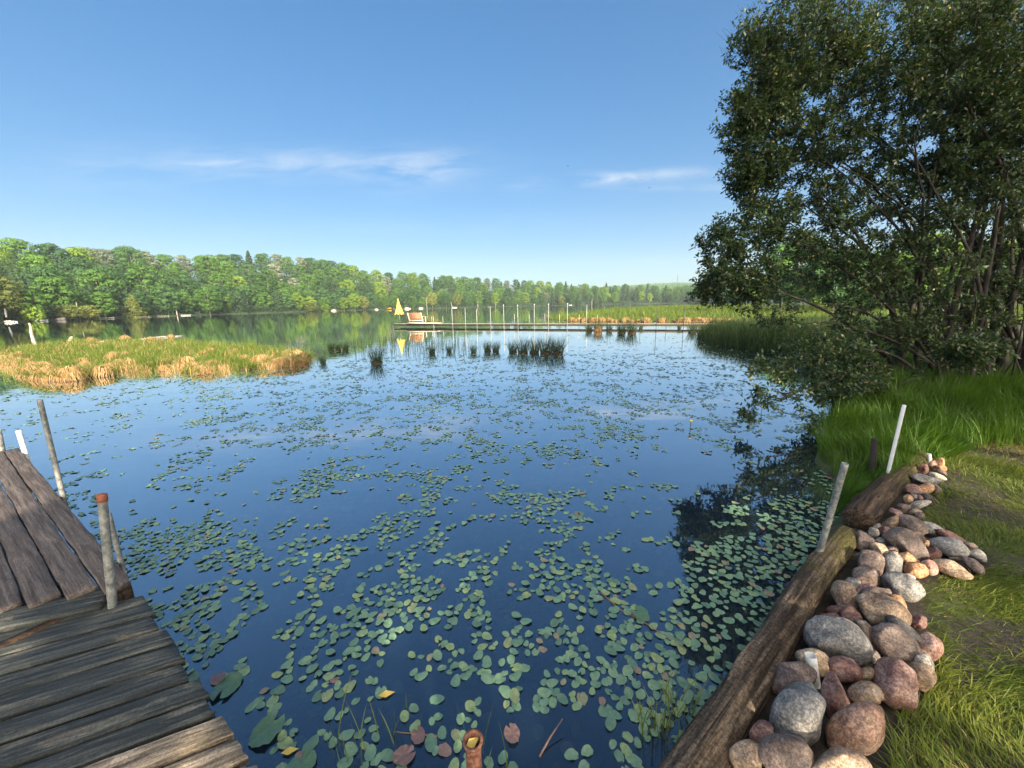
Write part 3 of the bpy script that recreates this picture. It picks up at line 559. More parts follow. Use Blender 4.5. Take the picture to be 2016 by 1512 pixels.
ROCKS = [
(1570,1411,124,112,50,'r_grey','largest light grey speckled boulder near the bottom of the rock pile'),
(1558,1333,92,62,5,'r_brown','brown speckled oval boulder against the log just left of the white pipe'),
(1602,1304,72,48,-28,'r_tan','brown stone the short white pipe stands in front of'),
(1661,1318,68,48,-28,'r_red','dark red oval stone right of the short white pipe'),
(1703,1327,36,32,20,'r_tan','small buff stone between the dark red stone and the big pink boulder'),
(1764,1345,104,80,-52,'r_pink','large pink boulder with a red lower tip beside the grass'),
(1703,1366,64,48,-8,'r_tan','round tan cobble between the upright mauve rock and the big pink boulder'),
(1645,1371,92,54,-78,'r_red','upright reddish brown rock right of the largest grey boulder'),
(1687,1437,122,100,28,'r_salmon','broad salmon boulder with a dark pit, lowest on the grass side'),
(1499,1443,50,46,0,'r_red','small maroon stone against the log below the largest grey boulder'),
(1546,1487,104,86,-30,'r_brown','brown boulder cut by the lower frame edge under the maroon stone'),
(1471,1489,66,60,-20,'r_tan','pinkish tan stone lowest beside the log'),
(1650,1519,120,92,0,'r_tan','tan grey boulder cut by the lower frame edge under the salmon boulder'),
(1813,1331,62,46,-45,'r_tan','tan banded stone at the grass edge right of the big pink boulder'),
(1819,1305,46,28,-35,'r_white','pale stone resting on the tan banded stone'),
(1825,1275,60,52,-30,'r_pink','rounded pink boulder below the black slab at the grass edge'),
(1721,1294,28,22,-30,'r_white','small white wedge stone right of the two toned boulder'),
(1646,1262,132,88,-26,'r_grey','large two toned boulder with white top against the log'),
(1762,1268,106,62,-36,'r_brown','large smooth dark brown boulder under the black slab'),
(1706,1256,76,36,-60,'r_brown','narrow reddish brown rock between the two toned and dark brown boulders'),
(1777,1239,80,27,-38,'r_dark','flat black slab lying across the tan boulder'),
(1738,1207,110,66,-26,'r_tan','large yellowish tan boulder in the middle of the pile'),
(1768,1193,52,28,-50,'r_orange','pale orange rock behind the large yellowish tan boulder'),
(1808,1225,34,30,-10,'r_red','small reddish stone alone at the grass edge above the rounded pink boulder'),
(1677,1214,46,34,-35,'r_red','maroon faceted stone above the two toned boulder'),
(1646,1203,38,22,0,'r_red','mauve oval stone below the tan upright boulder by the log'),
(1637,1214,44,15,-10,'r_pink','thin pink stone wedged between the log and the two toned boulder'),
(1663,1174,62,50,-48,'r_tan','upright tan boulder streaked with rust beside the log'),
(1680,1154,38,28,-40,'r_grey','greyish mauve stone above the upright tan boulder'),
(1698,1162,38,22,40,'r_pink','small pale pink stone in the gap above the olive flat rock'),
(1720,1170,64,30,5,'r_brown','olive brown flat rock above the large yellowish tan boulder'),
(1776,1154,84,46,-30,'r_grey','long grey speckled boulder reaching the grass in the middle of the pile'),
(1704,1136,56,42,-38,'r_brown','brown egg shaped boulder below the dark brown one by the log'),
(1715,1108,56,46,-25,'r_brown','dark brown boulder with a pale flat stone on top'),
(1703,1091,40,10,3,'r_grey','thin pale flat stone on the dark brown boulder by the log'),
(1757,1114,50,40,80,'r_grey','upright grey green speckled rock in the upper pile'),
(1758,1094,26,16,-10,'r_orange','small peach stone on top of the grey green speckled rock'),
(1702,1067,42,36,-50,'r_brown','brown wedge stone against the end of the near log'),
(1731,1083,38,26,-35,'r_tan','tan faceted stone right of the brown wedge stone'),
(1720,1049,22,18,-30,'r_white','small white angular stone by the join of the two logs'),
(1728,1037,16,11,0,'r_white','tiny cream stone behind the white angular stone'),
(1743,1047,27,20,-30,'r_red','brick red angular stone near the join of the two logs'),
(1734,1066,23,15,-10,'r_white','small cream oval stone under the brick red stone'),
(1756,1083,28,16,-10,'r_brown','small brown oval stone left of the white tipped pebble'),
(1772,1081,24,15,-50,'r_white','white tipped pebble between small brown stone and big brown boulder'),
(1788,1101,44,22,-28,'r_orange','orange oval stone in full sun in the upper pile'),
(1785,1073,88,50,-38,'r_brown','big brown boulder in the centre of the upper pile'),
(1794,1034,62,36,-28,'r_brown','dark grey brown boulder at the top of the wide part of the pile'),
(1833,1041,50,22,-20,'r_grey','grey flat topped rock right of the dark grey brown boulder'),
(1754,1032,42,28,50,'r_tan','tan grey rock leaning on the mossy log'),
(1763,1010,28,14,-20,'r_pink','mauve flat stone against the mossy log'),
(1808,1062,34,24,-38,'r_tan','yellow tan stone between the big brown boulder and the jagged grey rock'),
(1824,1071,15,12,70,'r_orange','tiny peach stone right of the yellow tan stone'),
(1867,1079,80,40,-14,'r_grey','wide jagged grey rock at the right of the upper pile'),
(1871,1057,66,19,-24,'r_red','long mauve slab along the upper edge of the jagged grey rock'),
(1836,1090,34,22,-5,'r_red','purple brown block left of the jagged grey rock'),
(1911,1074,28,12,-15,'r_brown','small dark stone at the right tip of the mauve slab'),
(1925,1094,40,22,-28,'r_grey','smooth pale grey stone at the far right of the pile'),
(1878,1097,24,8,-8,'r_white','thin white sliver stone under the jagged grey rock'),
(1917,1113,54,20,-36,'r_brown','brown pointed stone under the smooth pale grey stone'),
(1873,1119,84,29,-19,'r_tan','long tan and orange rock along the lower right edge of the upper pile'),
(1829,1117,38,26,-35,'r_pink','pink and white stone left of the long tan and orange rock'),
(1803,1122,48,30,-15,'r_orange','peach angular rock beside the sunlit grass'),
(1791,1138,24,16,-30,'r_white','pale broken stone under the peach angular rock'),
(1802,1149,14,8,0,'r_white','tiny pale stone half hidden in grass under the peach rock'),
(1836,915,18,17,0,'r_pink','small rosy stone at the far end of the pile by the white stub'),
(1851,910,18,18,0,'r_orange','peach rounded stone farthest from the camera'),
(1853,922,22,12,-10,'r_orange','orange stone at the far end of the pile'),
(1853,930,24,10,-15,'r_brown','low brown stone under the orange one at the far end'),
(1818,924,22,19,30,'r_red','round dusky pink stone beside the mossy log end'),
(1846,938,36,11,-20,'r_white','pale slab on the grass side near the far end of the pile'),
(1824,944,62,17,-12,'r_grey','long grey slab across the narrow far pile'),
(1799,964,34,20,-15,'r_pink','pinkish tan cobble left of the bright orange stone'),
(1823,962,32,21,10,'r_orange','bright orange stone in full sun in the narrow far pile'),
(1843,964,24,18,-60,'r_brown','grey brown stone behind the bright orange stone'),
(1825,978,24,12,-20,'r_dark','blackish stone under the bright orange stone'),
(1788,983,20,18,0,'r_orange','golden round cobble beside the mossy log'),
(1798,978,15,12,-30,'r_grey','small lilac stone behind the golden cobble'),
(1809,979,18,10,-20,'r_red','small dull red stone right of the golden cobble'),
(1810,993,44,16,15,'r_white','long whitish slab below the golden cobble'),
(1777,1001,30,18,-15,'r_brown','brown wedge stone under the golden cobble'),
(1802,1008,26,12,-5,'r_tan','tan stone under the long whitish slab'),
(1811,1015,20,13,-10,'r_brown','dark grey pebble at the lower end of the narrow far pile'),
]
for i, (px, py, a, b, rot, mt, lab) in enumerate(ROCKS):
    nm = 'boulder' if a*b > 3200 else 'stone' if a > 24 else 'pebble'
    lift = 0.03
    if mt == 'r_dark' and a > 50: lift = .10
    if 'thin pale flat' in lab or 'resting on' in lab or 'tiny peach' in lab: lift = .07
    place_rock(nm, px, py, a, b, rot, mt, lab, 500+i, 'stones piled along the log', lift=lift)

# ------------------------------------------------------------------ logs
def log_obj(name, p0, p1, r0, r1, mat, label, seed):
    p0 = Vector(p0); p1 = Vector(p1); Ln = (p1-p0).length; k = 150; nseg = 72
    zz = np.linspace(0, Ln, k); o = np.random.RandomState(seed).rand(3)*40
    pts = np.stack([0.02*np.sin(zz*1.7+o[0]), 0.02*np.cos(zz*1.3+o[1]), zz], 1); rad = np.linspace(r0, r1, k)
    rad[:2] *= np.array([.86, .96]); rad[-2:] *= np.array([.96, .86])
    def rf(kk, th):
        out = np.zeros((kk, len(th)))
        for i in range(kk):
            for j, a in enumerate(th):
                c, s = math.cos(a), math.sin(a)
                g = mn.noise(Vector((c*3.1+o[0], s*3.1, zz[i]*.9)))*.10+mn.noise(Vector((c*9+o[1], s*9, zz[i]*1.6)))*.06+mn.noise(Vector((c*22, s*22+o[2], zz[i]*3)))*.035
                kn = mn.noise(Vector((c*1.3+o[2], s*1.3, zz[i]*3.0)))
                out[i, j] = 1+g+max(0, kn-.38)*.5
        return out
    mb = MB(); mb.tube(pts, rad, nseg, True, rf)
    ob = obj(name, mb.mesh(name, True), M[mat], loc=tuple(p0), label=label, cat='log')
    ob.rotation_euler = (p1-p0).to_track_quat('Z', 'Y').to_euler(); return ob
LA0 = G(1383, 1465, .13); LA1 = G(1672, 1056, .15); dl = (LA1-LA0)/np.linalg.norm(LA1-LA0); LA0 = LA0-dl*1.0
log_obj('log', LA0, LA1, .090, .082, 'log1', 'long weathered grey brown log holding back the rock pile, nearest the camera', 3)
LB0 = G(1690, 1028, .16); LB1 = G(1803, 900, .18)
log_obj('log', LB0, LB1, .108, .108, 'log2', 'shorter dark mossy log beyond the end of the weathered one', 9)

# ------------------------------------------------------------------ poles, pipes, stakes
def lean_top(base, tpx):
    d = ray(*tpx); A = d[:2]; b = base[:2]; tt = (A@b)/(A@A); return CAM+tt*d
def pipe(name, bpx, zb, tpx, r, mat, label, sink=0.6, hollow=True, capmat=None, capname='cap', flare=0.0, sides=20, spec=None, caplabel=None):
    base = G(bpx[0], bpx[1], zb); top = lean_top(base, tpx); d = unit(top-base); b2 = base-d*sink
    mb = MB(); th = r*.82
    Ln = np.linalg.norm(top-b2)
    pts = [[0, 0, 0], [0, 0, Ln*.4], [0, 0, Ln-.03-flare], [0, 0, Ln-flare], [0, 0, Ln]]; rad = [r, r, r, r*(1+(.28 if flare else 0)), r*(1+(.28 if flare else 0))]
    if hollow:
        pts += [[0, 0, Ln+.0004], [0, 0, Ln-.12]]; rad += [th*(1+(.18 if flare else 0)), th]
    P_ = np.array(pts, float); n = sides; tha = np.linspace(0, 2*np.pi, n, endpoint=False)
    V = np.concatenate([np.stack([rr*np.cos(tha), rr*np.sin(tha), np.full(n, p[2])], 1) for p, rr in zip(P_, rad)])
    k = len(P_); i = np.arange(k-1)[:, None]*n; j = np.arange(n)[None]; j2 = (j+1) % n
    fs = [np.stack([i+j, i+j2, i+n+j2, i+n+j], -1).reshape(-1, 4)]
    V = np.concatenate([V, [[0, 0, P_[-1, 2]]]]); jj = np.arange(n); fs.append(np.stack([(k-1)*n+jj, (k-1)*n+(jj+1) % n, np.full(n, k*n)], -1))
    mb.add(V, fs)
    m = mb.mesh(name, True)
    q = Vector(d).to_track_quat('Z', 'Y')
    if capmat:
        e = empty(name, tuple(b2), 0, label, 'pipe'); e.rotation_euler = q.to_euler()
        obj('tube', m, M[mat], e)
        cb = MB(); cb.tube([[0, 0, Ln-.035], [0, 0, Ln-.03], [0, 0, Ln+.004], [0, 0, Ln+.010]], [r*.9, r*1.09, r*1.09, r*.8], 20)
        obj(capname, cb.mesh(capname), M[capmat], e, label=caplabel)
        return e
    ob = obj(name, m, M[mat], loc=tuple(b2), label=label, cat='pipe'); ob.rotation_euler = q.to_euler()
    for p in m.polygons: p.use_smooth = True
    return ob
pipe('mooring_pole', (126, 985), .40, (78, 787), .018, 'galv', 'tallest grey steel pole standing on the water side of the dock', 1.0)
pipe('mooring_pole', (221, 1183), .43, (201, 976), .020, 'galv', 'thick steel pole with a rusty red cap at the dock corner', 1.0, False, 'rustcap', 'cap')
pipe('mooring_pole', (241, 1118), .40, (214, 1012), .014, 'galv', 'thinner steel pole leaning behind the rust capped one', 1.0, True)
pipe('mooring_pole', (52, 898), .40, (36, 848), .022, 'pvc', 'short white pole at the far end of the dock', .9)
pipe('mooring_pole', (4, 886), .46, (-4, 846), .026, 'galv', 'bent pale metal pole cut by the left edge of the photo', .9)
pipe('steel_pipe', (1606, 1112), .12, (1664, 912), .020, 'galv', 'grey leaning steel pipe on the water side of the logs', .8)
pipe('plastic_pipe', (1601, 1326), .20, (1596, 1290), .024, 'pvc', 'short white plastic pipe standing among the rocks', .25)
pipe('plastic_pipe', (1831, 910), .20, (1829, 893), .018, 'pvc', 'small white plastic stub at the far end of the mossy log', .08)
# rusty pipe in the water right before the camera, a leaf caught in its mouth
rp = empty('rusty_pipe', (0, 0, 0), 0, 'open rusty brown pipe rising from the water at the bottom of the photo', 'pipe')
ptop = G(931, 1456, .62); pb = np.array([ptop[0]-.0, ptop[1]+.0, -.8])
mb = MB(); n = 28; th = np.linspace(0, 2*np.pi, n, endpoint=False); R0 = .030
prof = [(-1.4, R0*.86), (-.06, R0*.86), (-.02, R0*.88), (-.008, R0*1.10), (-.002, R0*1.13), (0, R0*1.05), (0, R0*.82), (-.01, R0*.76), (-.15, R0*.76), (-.151, .001)]
V = np.concatenate([np.stack([r*np.cos(th), r*np.sin(th), np.full(n, z)], 1) for z, r in prof]); k = len(prof)
i = np.arange(k-1)[:, None]*n; j = np.arange(n)[None]; j2 = (j+1) % n
mb.add(V, np.stack([i+j, i+j2, i+n+j2, i+n+j], -1).reshape(-1, 4)); obj('tube', mb.mesh('rusty_tube', True), M['rust'], rp); rp.location = tuple(ptop)
V, f = leaves(np.array([[-.026, -.012, -.022]]), unit(np.array([[.8, .55, .12]])), unit(np.array([[.1, -.5, 1]])), np.array([.055]), np.array([.03]), .2)
obj('dead_leaf', mesh('dead_leaf', V, f), M['yleaf'], loc=tuple(ptop), label='yellow dead leaf caught in the mouth of the rusty pipe', cat='leaf')
# square white post and black stake behind the logs
base = G(1747, 935, .22); top = lean_top(base, (1780, 798)); d = Vector(unit(top-base)); mb = MB(); Ln = float(np.linalg.norm(top-base))+.4
mb.box((0, 0, Ln/2), (.062, .03, Ln)); ob = obj('white_post', mb.mesh('white_post'), M['whitepaint'], loc=tuple(base-np.array(d)*.4), label='white painted flat post leaning behind the mossy log', cat='post'); ob.rotation_euler = d.to_track_quat('Z', 'Y').to_euler()
bv = ob.modifiers.new('bevel', 'BEVEL'); bv.width = .004; bv.segments = 2
base = G(1743, 945, .15); top = lean_top(base, (1749, 872)); d = Vector(unit(top-base)); mb = MB(); Ln = float(np.linalg.norm(top-base))+.4
mb.box((0, 0, Ln/2), (.07, .06, Ln), None, .8); ob = obj('black_stake', mb.mesh('black_stake'), M['stake'], loc=tuple(base-np.array(d)*.4+np.array([-.03, .12, 0])), label='short black wooden stake right behind the white post', cat='post'); ob.rotation_euler = d.to_track_quat('Z', 'Y').to_euler()

# ------------------------------------------------------------------ the near dock
def plank(parent, name, p0, p1, w, th, mat, seed, ztop, zr=0.0, skew=0.0):
    """board from p0 to p1 (centre line, top at ztop), worn edges"""
    p0 = np.array(p0, float); p1 = np.array(p1, float); Ln = np.linalg.norm(p1-p0); k = max(8, int(Ln/.05)); rs = np.random.RandomState(seed)
    o = rs.rand(4)*60
    prof = [(-.5, -1, 0), (-.5, -.12, 0), (-.47, 0, -1), (-.25, 0, 0), (0, 0, 0), (.25, 0, 0), (.47, 0, -1), (.5, -.12, 0), (.5, -1, 0)]
    V = []
    for i in range(k+1):
        x = Ln*i/k
        for (a, b, c) in prof:
            ed = mn.noise(Vector((x*4, a*3+o[0], o[1])))*.006+mn.noise(Vector((x*17, a*5+o[2], 0)))*.003
            zz = b*th+mn.noise(Vector((x*2.2, a*4+o[3], 3)))*.0025+(-.003 if c else 0)+(mn.noise(Vector((x*30, a*9, o[1])))*.0015 if b == 0 else 0)
            V.append((x+skew*a*w*(1-i/k)+(mn.noise(Vector((a*6+o[2], 5, 0)))*.014 if i in (0, k) else 0), a*w+np.sign(a)*ed, zz))
    m_ = len(prof); q = []
    for i in range(k):
        for j in range(m_-1): q.append([i*m_+j, (i+1)*m_+j, (i+1)*m_+j+1, i*m_+j+1])
        q.append([i*m_+m_-1, (i+1)*m_+m_-1, (i+1)*m_, i*m_])
    c0 = len(V); V.append((0, 0, -th*.5)); V.append((Ln, 0, -th*.5))
    tr = [[j, (j+1) % m_, c0] for j in range(m_)]+[[k*m_+(j+1) % m_, k*m_+j, c0+1] for j in range(m_)]
    ob = obj(name, mesh(name, np.array(V), [np.array(q), np.array(tr)]), M[mat], parent)
    ob.location = (p0[0], p0[1], ztop); ob.rotation_euler = (zr*.6, zr, math.atan2(p1[1]-p0[1], p1[0]-p0[0]))
    return ob
dock = empty('dock', tuple(G(255, 1160, 0)), 0, 'weathered wooden dock with steel poles at the lower left corner', 'dock')
DO = np.array(dock.location)
def rel(p): return np.array([p[0]-DO[0], p[1]-DO[1], p[2] if len(p) > 2 else 0])
ZN, ZF = .40, .455
ea, eb = G(272, 1172, ZN), G(500, 1512, ZN); ev = (eb-ea); ev[2] = 0; el = np.linalg.norm(ev); ev /= el     # outer edge line
bd = G(0, 1416, ZN)-G(357, 1302, ZN); bd[2] = 0; bd = unit(bd)                                               # board direction, to the left
endpx = [(272, 1170), (298, 1208), (317, 1236), (339, 1266), (362, 1300), (384, 1333), (408, 1370), (433, 1405), (462, 1448), (492, 1494), (522, 1542), (556, 1596), (592, 1656)]
endw = [G(x, y, ZN) for x, y in endpx]
SKW = float(ev@bd)/float(ev@np.array([-bd[1], bd[0], 0]))
for i in range(len(endw)-1):
    a, b = endw[i], endw[i+1]; mid = (a+b)/2; nrm = np.array([-bd[1], bd[0], 0]); wd = abs((b-a)@nrm)-.023
    s0 = rel(mid+ev*0-bd*random.uniform(-.02, .015)); s1 = s0+bd*2.6+nrm*random.uniform(-.02, .02)
    plank(dock, 'plank', s0, s1, wd, .038, 'plank_pale' if i >= 7 else 'plank_dark', 40+i, ZN+random.uniform(-.004, .004), random.uniform(-.004, .004), SKW)
# first cross board, resting on the step to the farther section
c0, c1 = G(209, 1172, ZN+.035), G(0, 1217, ZN+.035); dd = unit((c1-c0)*np.array([1, 1, 0]))
w0 = np.linalg.norm(G(205, 1158, ZN+.035)-G(212, 1186, ZN+.035))
plank(dock, 'plank', rel(c0), rel(c0+dd*2.2), .15, .045, 'plank_dark', 77, ZN+.035)
# farther section: lengthwise boards
f0, f1 = G(259, 1142, ZF), G(38, 881, ZF); fd = unit((f1-f0)*np.array([1, 1, 0])); FL = np.linalg.norm(f1-f0); fn = np.array([-fd[1], fd[0], 0]);
if fn@bd < 0: fn = -fn
gaps = [0.0]
for (gxp, gyp) in ((193, 1152), (123, 1167), (48, 1184)):
    g_ = G(gxp, gyp, ZF); gaps.append(float((g_-f0)@fn))
wl = gaps[3]-gaps[2]; gaps += [gaps[3]+wl, gaps[3]+2*wl]
for i in range(5):
    a, b = gaps[i]+.005, gaps[i+1]-.005
    # start where the cross board lies
    st = float((c0+np.array([-dd[1], dd[0], 0])*(.085 if (np.array([-dd[1], dd[0], 0])@fd) > 0 else -.085)-f0)@fd)+(0.0)
    slope = -(dd@fd)/max(1e-6, abs(dd@fn)); mid = (a+b)/2
    s0 = f0+fn*mid+fd*(0.0 if i == 0 else st+(dd@fd)/(dd@fn)*(mid-float((c0-f0)@fn)))
    plank(dock, 'plank', rel(s0), rel(f0+fn*mid+fd*(FL+random.uniform(-.03, .03))), b-a, .04, 'plank_brown', 90+i, ZF)
mb = MB()
def beam(p, q_, w, h, zt):
    p = np.array(p); q_ = np.array(q_); c = (p+q_)/2; Ln = np.linalg.norm((q_-p)[:2]); an = math.atan2(q_[1]-p[1], q_[0]-p[0])
    R = np.array([[math.cos(an), -math.sin(an), 0], [math.sin(an), math.cos(an), 0], [0, 0, 1]]); mb.box((c[0]-DO[0], c[1]-DO[1], zt-h/2), (Ln, w, h), R)
beam(f0+fn*.025+fd*.01, f1+fn*.025, .045, .14, ZF-.043); beam(f0+fn*.95, f1+fn*.95, .045, .14, ZF-.043); beam(f0+fd*.03+fn*.05, f0+fd*.03+fn*.93, .045, .13, ZF-.046)
beam(f1-fd*.05+fn*.05, f1-fd*.05+fn*.93, .045, .13, ZF-.046)
beam(ea+bd*.05, ea+ev*2.2+bd*.05, .045, .16, ZN-.045); beam(ea+bd*1.2, ea+ev*2.2+bd*1.2, .045, .16, ZN-.045); beam(ea+bd*.08+ev*.03, ea+ev*.03+bd*1.18, .04, .14, ZN-.047)
obj('joist', mb.mesh('joist'), M['plank_under'], dock, label='brown under frame of the dock')
mb = MB()
for p in (f0+fd*.3+fn*.06, f0+fd*.3+fn*.9, f1-fd*.3+fn*.06, f1-fd*.3+fn*.9): mb.tube([rel((p[0], p[1], -.9)), rel((p[0], p[1], ZF-.06))], .04, 10)
obj('leg', mb.mesh('leg', True), M['plank_under'], dock, label='submerged legs under the dock')

# ------------------------------------------------------------------ the long boardwalk, bench, parasol
ZD = .34
A0, A1 = G(775, 637.3, ZD), G(1640, 637.6, ZD)
bw = empty('boardwalk', (A0[0], A0[1], 0), 0, 'long narrow boardwalk on tall posts crossing the lake behind the reeds', 'boardwalk')
bx = unit((A1-A0)*np.array([1, 1, 0])); by = np.array([-bx[1], bx[0], 0]); by = by if by[1] > 0 else -by; ang = math.atan2(bx[1], bx[0])
RB = np.array([[math.cos(ang), -math.sin(ang), 0], [math.sin(ang), math.cos(ang), 0], [0, 0, 1]]); BO = np.array([A0[0], A0[1], 0]); BL = np.linalg.norm(A1-A0)
WD = 1.05; mb = MB(); nb = int(BL/.16)
for i in range(nb):
    c = A0+bx*(i+.5)*.16+by*WD/2-BO; c[2] = ZD-.02+random.uniform(-.004, .004); mb.box(c, (.15, WD*random.uniform(.97, 1.02), .035), RB)
obj('deck', mb.mesh('deck'), M['far_deck'], bw)
mb = MB()
for o_ in (.03, WD-.03):
    c = A0+bx*BL/2+by*o_-BO; c[2] = ZD-.11; mb.box(c, (BL, .05, .13), RB)
obj('edge_beam', mb.mesh('edge_beam'), M['far_dark'], bw)
near_posts = [(853, 622), (891, 608), (916, 606), (939, 608), (966, 603), (992, 601.5), (1020, 602), (1051.5, 600), (1080, 600), (1117, 599), (1155, 600.5), (1196, 611), (1243, 606), (1292.5, 597), (1346, 594), (1403.5, 593), (1465, 592), (1535, 590)]
far_posts = [(850, 623), (872, 622), (1013, 618), (1042, 618), (1073, 617), (1102, 619), (1140, 619), (1176, 620), (1217, 619), (1261.5, 616), (1312, 615), (1422, 613), (1490, 612)]
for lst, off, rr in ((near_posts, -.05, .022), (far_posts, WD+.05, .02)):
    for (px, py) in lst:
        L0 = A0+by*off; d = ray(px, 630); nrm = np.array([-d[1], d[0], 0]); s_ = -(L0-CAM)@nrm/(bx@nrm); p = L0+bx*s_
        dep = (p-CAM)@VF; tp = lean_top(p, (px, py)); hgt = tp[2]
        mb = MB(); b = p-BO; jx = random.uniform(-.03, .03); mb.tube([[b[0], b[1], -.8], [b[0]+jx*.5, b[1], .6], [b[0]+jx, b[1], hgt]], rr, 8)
        dark = px > 1185  # right-hand posts carry their shade in the colour
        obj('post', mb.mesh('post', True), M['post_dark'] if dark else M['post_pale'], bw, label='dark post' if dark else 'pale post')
        if not dark and off < 0 and 985 < px < 1130:
            cb = MB(); cb.tube([[b[0]+jx, b[1], hgt], [b[0]+jx, b[1], hgt+.03], [b[0]+jx, b[1], hgt+.07]], [.035, .04, .02], 8); obj('cap', cb.mesh('cap'), M['whitepaint'], bw.children[-1] if False else bpy.data.objects[bw.name] , label='white post cap')
# bench seen from behind
bc = A0+bx*1.0; px0 = 821
L0 = A0+by*.45; d = ray(820.5, 630); nrm = np.array([-d[1], d[0], 0]); bc = L0+bx*(-(L0-CAM)@nrm/(bx@nrm))
bench = empty('bench', (bc[0], bc[1], ZD), ang, 'orange brown slatted wooden bench on the end of the boardwalk, seen from behind', 'bench')
BW = 1.5
def part(name, boxes, mat, parent):
    mb = MB()
    for c, s, rx in boxes:
        R = np.array([[1, 0, 0], [0, math.cos(rx), -math.sin(rx)], [0, math.sin(rx), math.cos(rx)]]); mb.box(c, s, R)
    return obj(name, mb.mesh(name), M[mat], parent)
part('backrest', [((0, -.18-.03*k, .52+.093*k), (BW-.1, .022, .088), .28) for k in range(6)], 'swing_wood', bench)
part('seat', [((0, .02+.09*k, .42), (BW-.1, .08, .025), 0) for k in range(5)], 'swing_wood', bench)
for sgn in (-1, 1):
    part('upright', [((sgn*BW/2, -.22, .55), (.09, .06, 1.02), .28)], 'swing_frame', bench)
    part('armrest', [((sgn*BW/2, .12, .66), (.1, .66, .03), 0)], 'swing_frame', bench)
    part('leg', [((sgn*BW/2, .38, .32), (.08, .07, .66), 0)], 'swing_frame', bench)
    part('leg', [((sgn*BW/2, -.10, .22), (.08, .07, .44), 0)], 'swing_frame', bench)
part('rail', [((0, -.14, .30), (BW, .03, .09), 0), ((0, -.06, .09), (BW+.2, .5, .05), 0)], 'swing_frame', bench)
# bright platform under and right of the bench
L0 = A0+by*.5; mb = MB(); c = bc+bx*.9-np.array([0, 0, 0]); 
obx = obj('platform', (lambda m_: (m_.box((0, 0, 0), (3.4, 1.15, .05)), m_.mesh('platform'))[1])(MB()), M['swing_frame'], bw); obx.location = tuple(np.array([c[0], c[1], ZD+.03])-BO); obx.rotation_euler = (0, 0, ang)
# closed parasol
L0 = A0+by*.6; d = ray(787.5, 630); nrm = np.array([-d[1], d[0], 0]); pc = L0+bx*(-(L0-CAM)@nrm/(bx@nrm)); tp = lean_top(pc, (785, 587.5)); Hh = tp[2]-ZD
par = empty('parasol', (pc[0], pc[1], ZD), 0, 'closed yellow parasol standing at the left end of the boardwalk', 'parasol')
mb = MB(); mb.tube([[0, 0, 0], [-.05, 0, Hh*.98]], .022, 8); obj('pole', mb.mesh('pole', True), M['post_pale'], par)
mb = MB(); n = 40; th = np.linspace(0, 2*np.pi, n, endpoint=False); V = []
for k_, f in enumerate(np.linspace(0, 1, 9)):
    z = Hh-(Hh*.41+.55)*f*.97; r = .03+.36*f**1.15; rr = r*(1+.24*f*np.cos(th*8)+.12*f*np.cos(3*th+1)); V.append(np.stack([rr*np.cos(th)-.05*(1-f*.4), rr*np.sin(th)*.9, z+0*th-.09*f*np.cos(th*8)*f], 1))
V = np.concatenate(V); i = np.arange(8)[:, None]*n; j = np.arange(n)[None]; j2 = (j+1) % n
mb.add(V, np.stack([i+j, i+n+j, i+n+j2, i+j2], -1).reshape(-1, 4)); obj('canopy', mb.mesh('canopy', True), M['yellow'], par)
mb = MB(); mb.tube([[0, 0, .001], [0, 0, .08], [0, 0, .1]], [.25, .22, .05], 16); obj('base', mb.mesh('base'), M['far_dark'], par)

# ------------------------------------------------------------------ boats and landing stages on the far shore
def hull(Ln, Wd, Hh_):
    mb = MB(); k = 11; secs = []
    for i in range(k):
        f = i/(k-1); w = Wd/2*math.sin(math.pi*(.12+.80*f))**.6*(1 if f < .85 else .75); y0 = Ln*(f-.5); kz = .25*Hh_*abs(2*f-1)**2
        secs += [(-w, y0, Hh_+kz), (-w*.8, y0, Hh_*.35+kz), (0, y0, kz*.8), (w*.8, y0, Hh_*.35+kz), (w, y0, Hh_+kz), (w*.85, y0, Hh_*.95+kz), (0, y0, Hh_*.45+kz), (-w*.85, y0, Hh_*.95+kz)]
    q = [[i*8+j, i*8+(j+1) % 8, (i+1)*8+(j+1) % 8, (i+1)*8+j] for i in range(k-1) for j in range(8)]
    mb.add(np.array(secs), np.array(q)); mb.add(np.array(secs[:8]), [[0, 1, 2, 3], [3, 4, 5, 6], [0, 3, 6, 7]]); mb.add(np.array(secs[-8:]), [[3, 2, 1, 0], [6, 5, 4, 3], [7, 6, 3, 0]])
    return mb
def shore_pt(px, back=0.0, z=0.0):
    az = az_of(px); D = float(np.interp(az, SAZ, SD))-back; return (D*math.sin(az), D*math.cos(az), z)
def boat(px, Ln, rz, mat, label, back=3.0, seats=True, z=-.12, Wd=None):
    e = empty('boat', shore_pt(px, back, z), rz, label, 'boat'); obj('hull', hull(Ln, Wd or Ln*.36, Ln*.16).mesh('hull', True), M[mat], e)
    if seats:
        mb = MB(); [mb.box((0, yy_*Ln, Ln*.11), (Ln*.27, Ln*.07, .05)) for yy_ in (-.25, .05, .3)]; obj('seat', mb.mesh('seat'), M['far_deck'], e)
    return e
boat(8, 2.8, 1.3, 'whitepaint', 'white open boat moored at the far left shore')
boat(21, 2.0, 1.0, 'whitepaint', 'smaller white boat beside the one at the far left shore', 4.5)
boat(894, 4.0, 1.4, 'whitepaint', 'white boat moored across the lake right of the bench', 3)
boat(764, 4.6, 1.3, 'kayak', 'yellow boat pulled up on the shore left of the parasol', -1.5, False, .35)
boat(1123, 3.0, 1.3, 'whitepaint', 'tiny white boat far across the lake behind the boardwalk', 3)
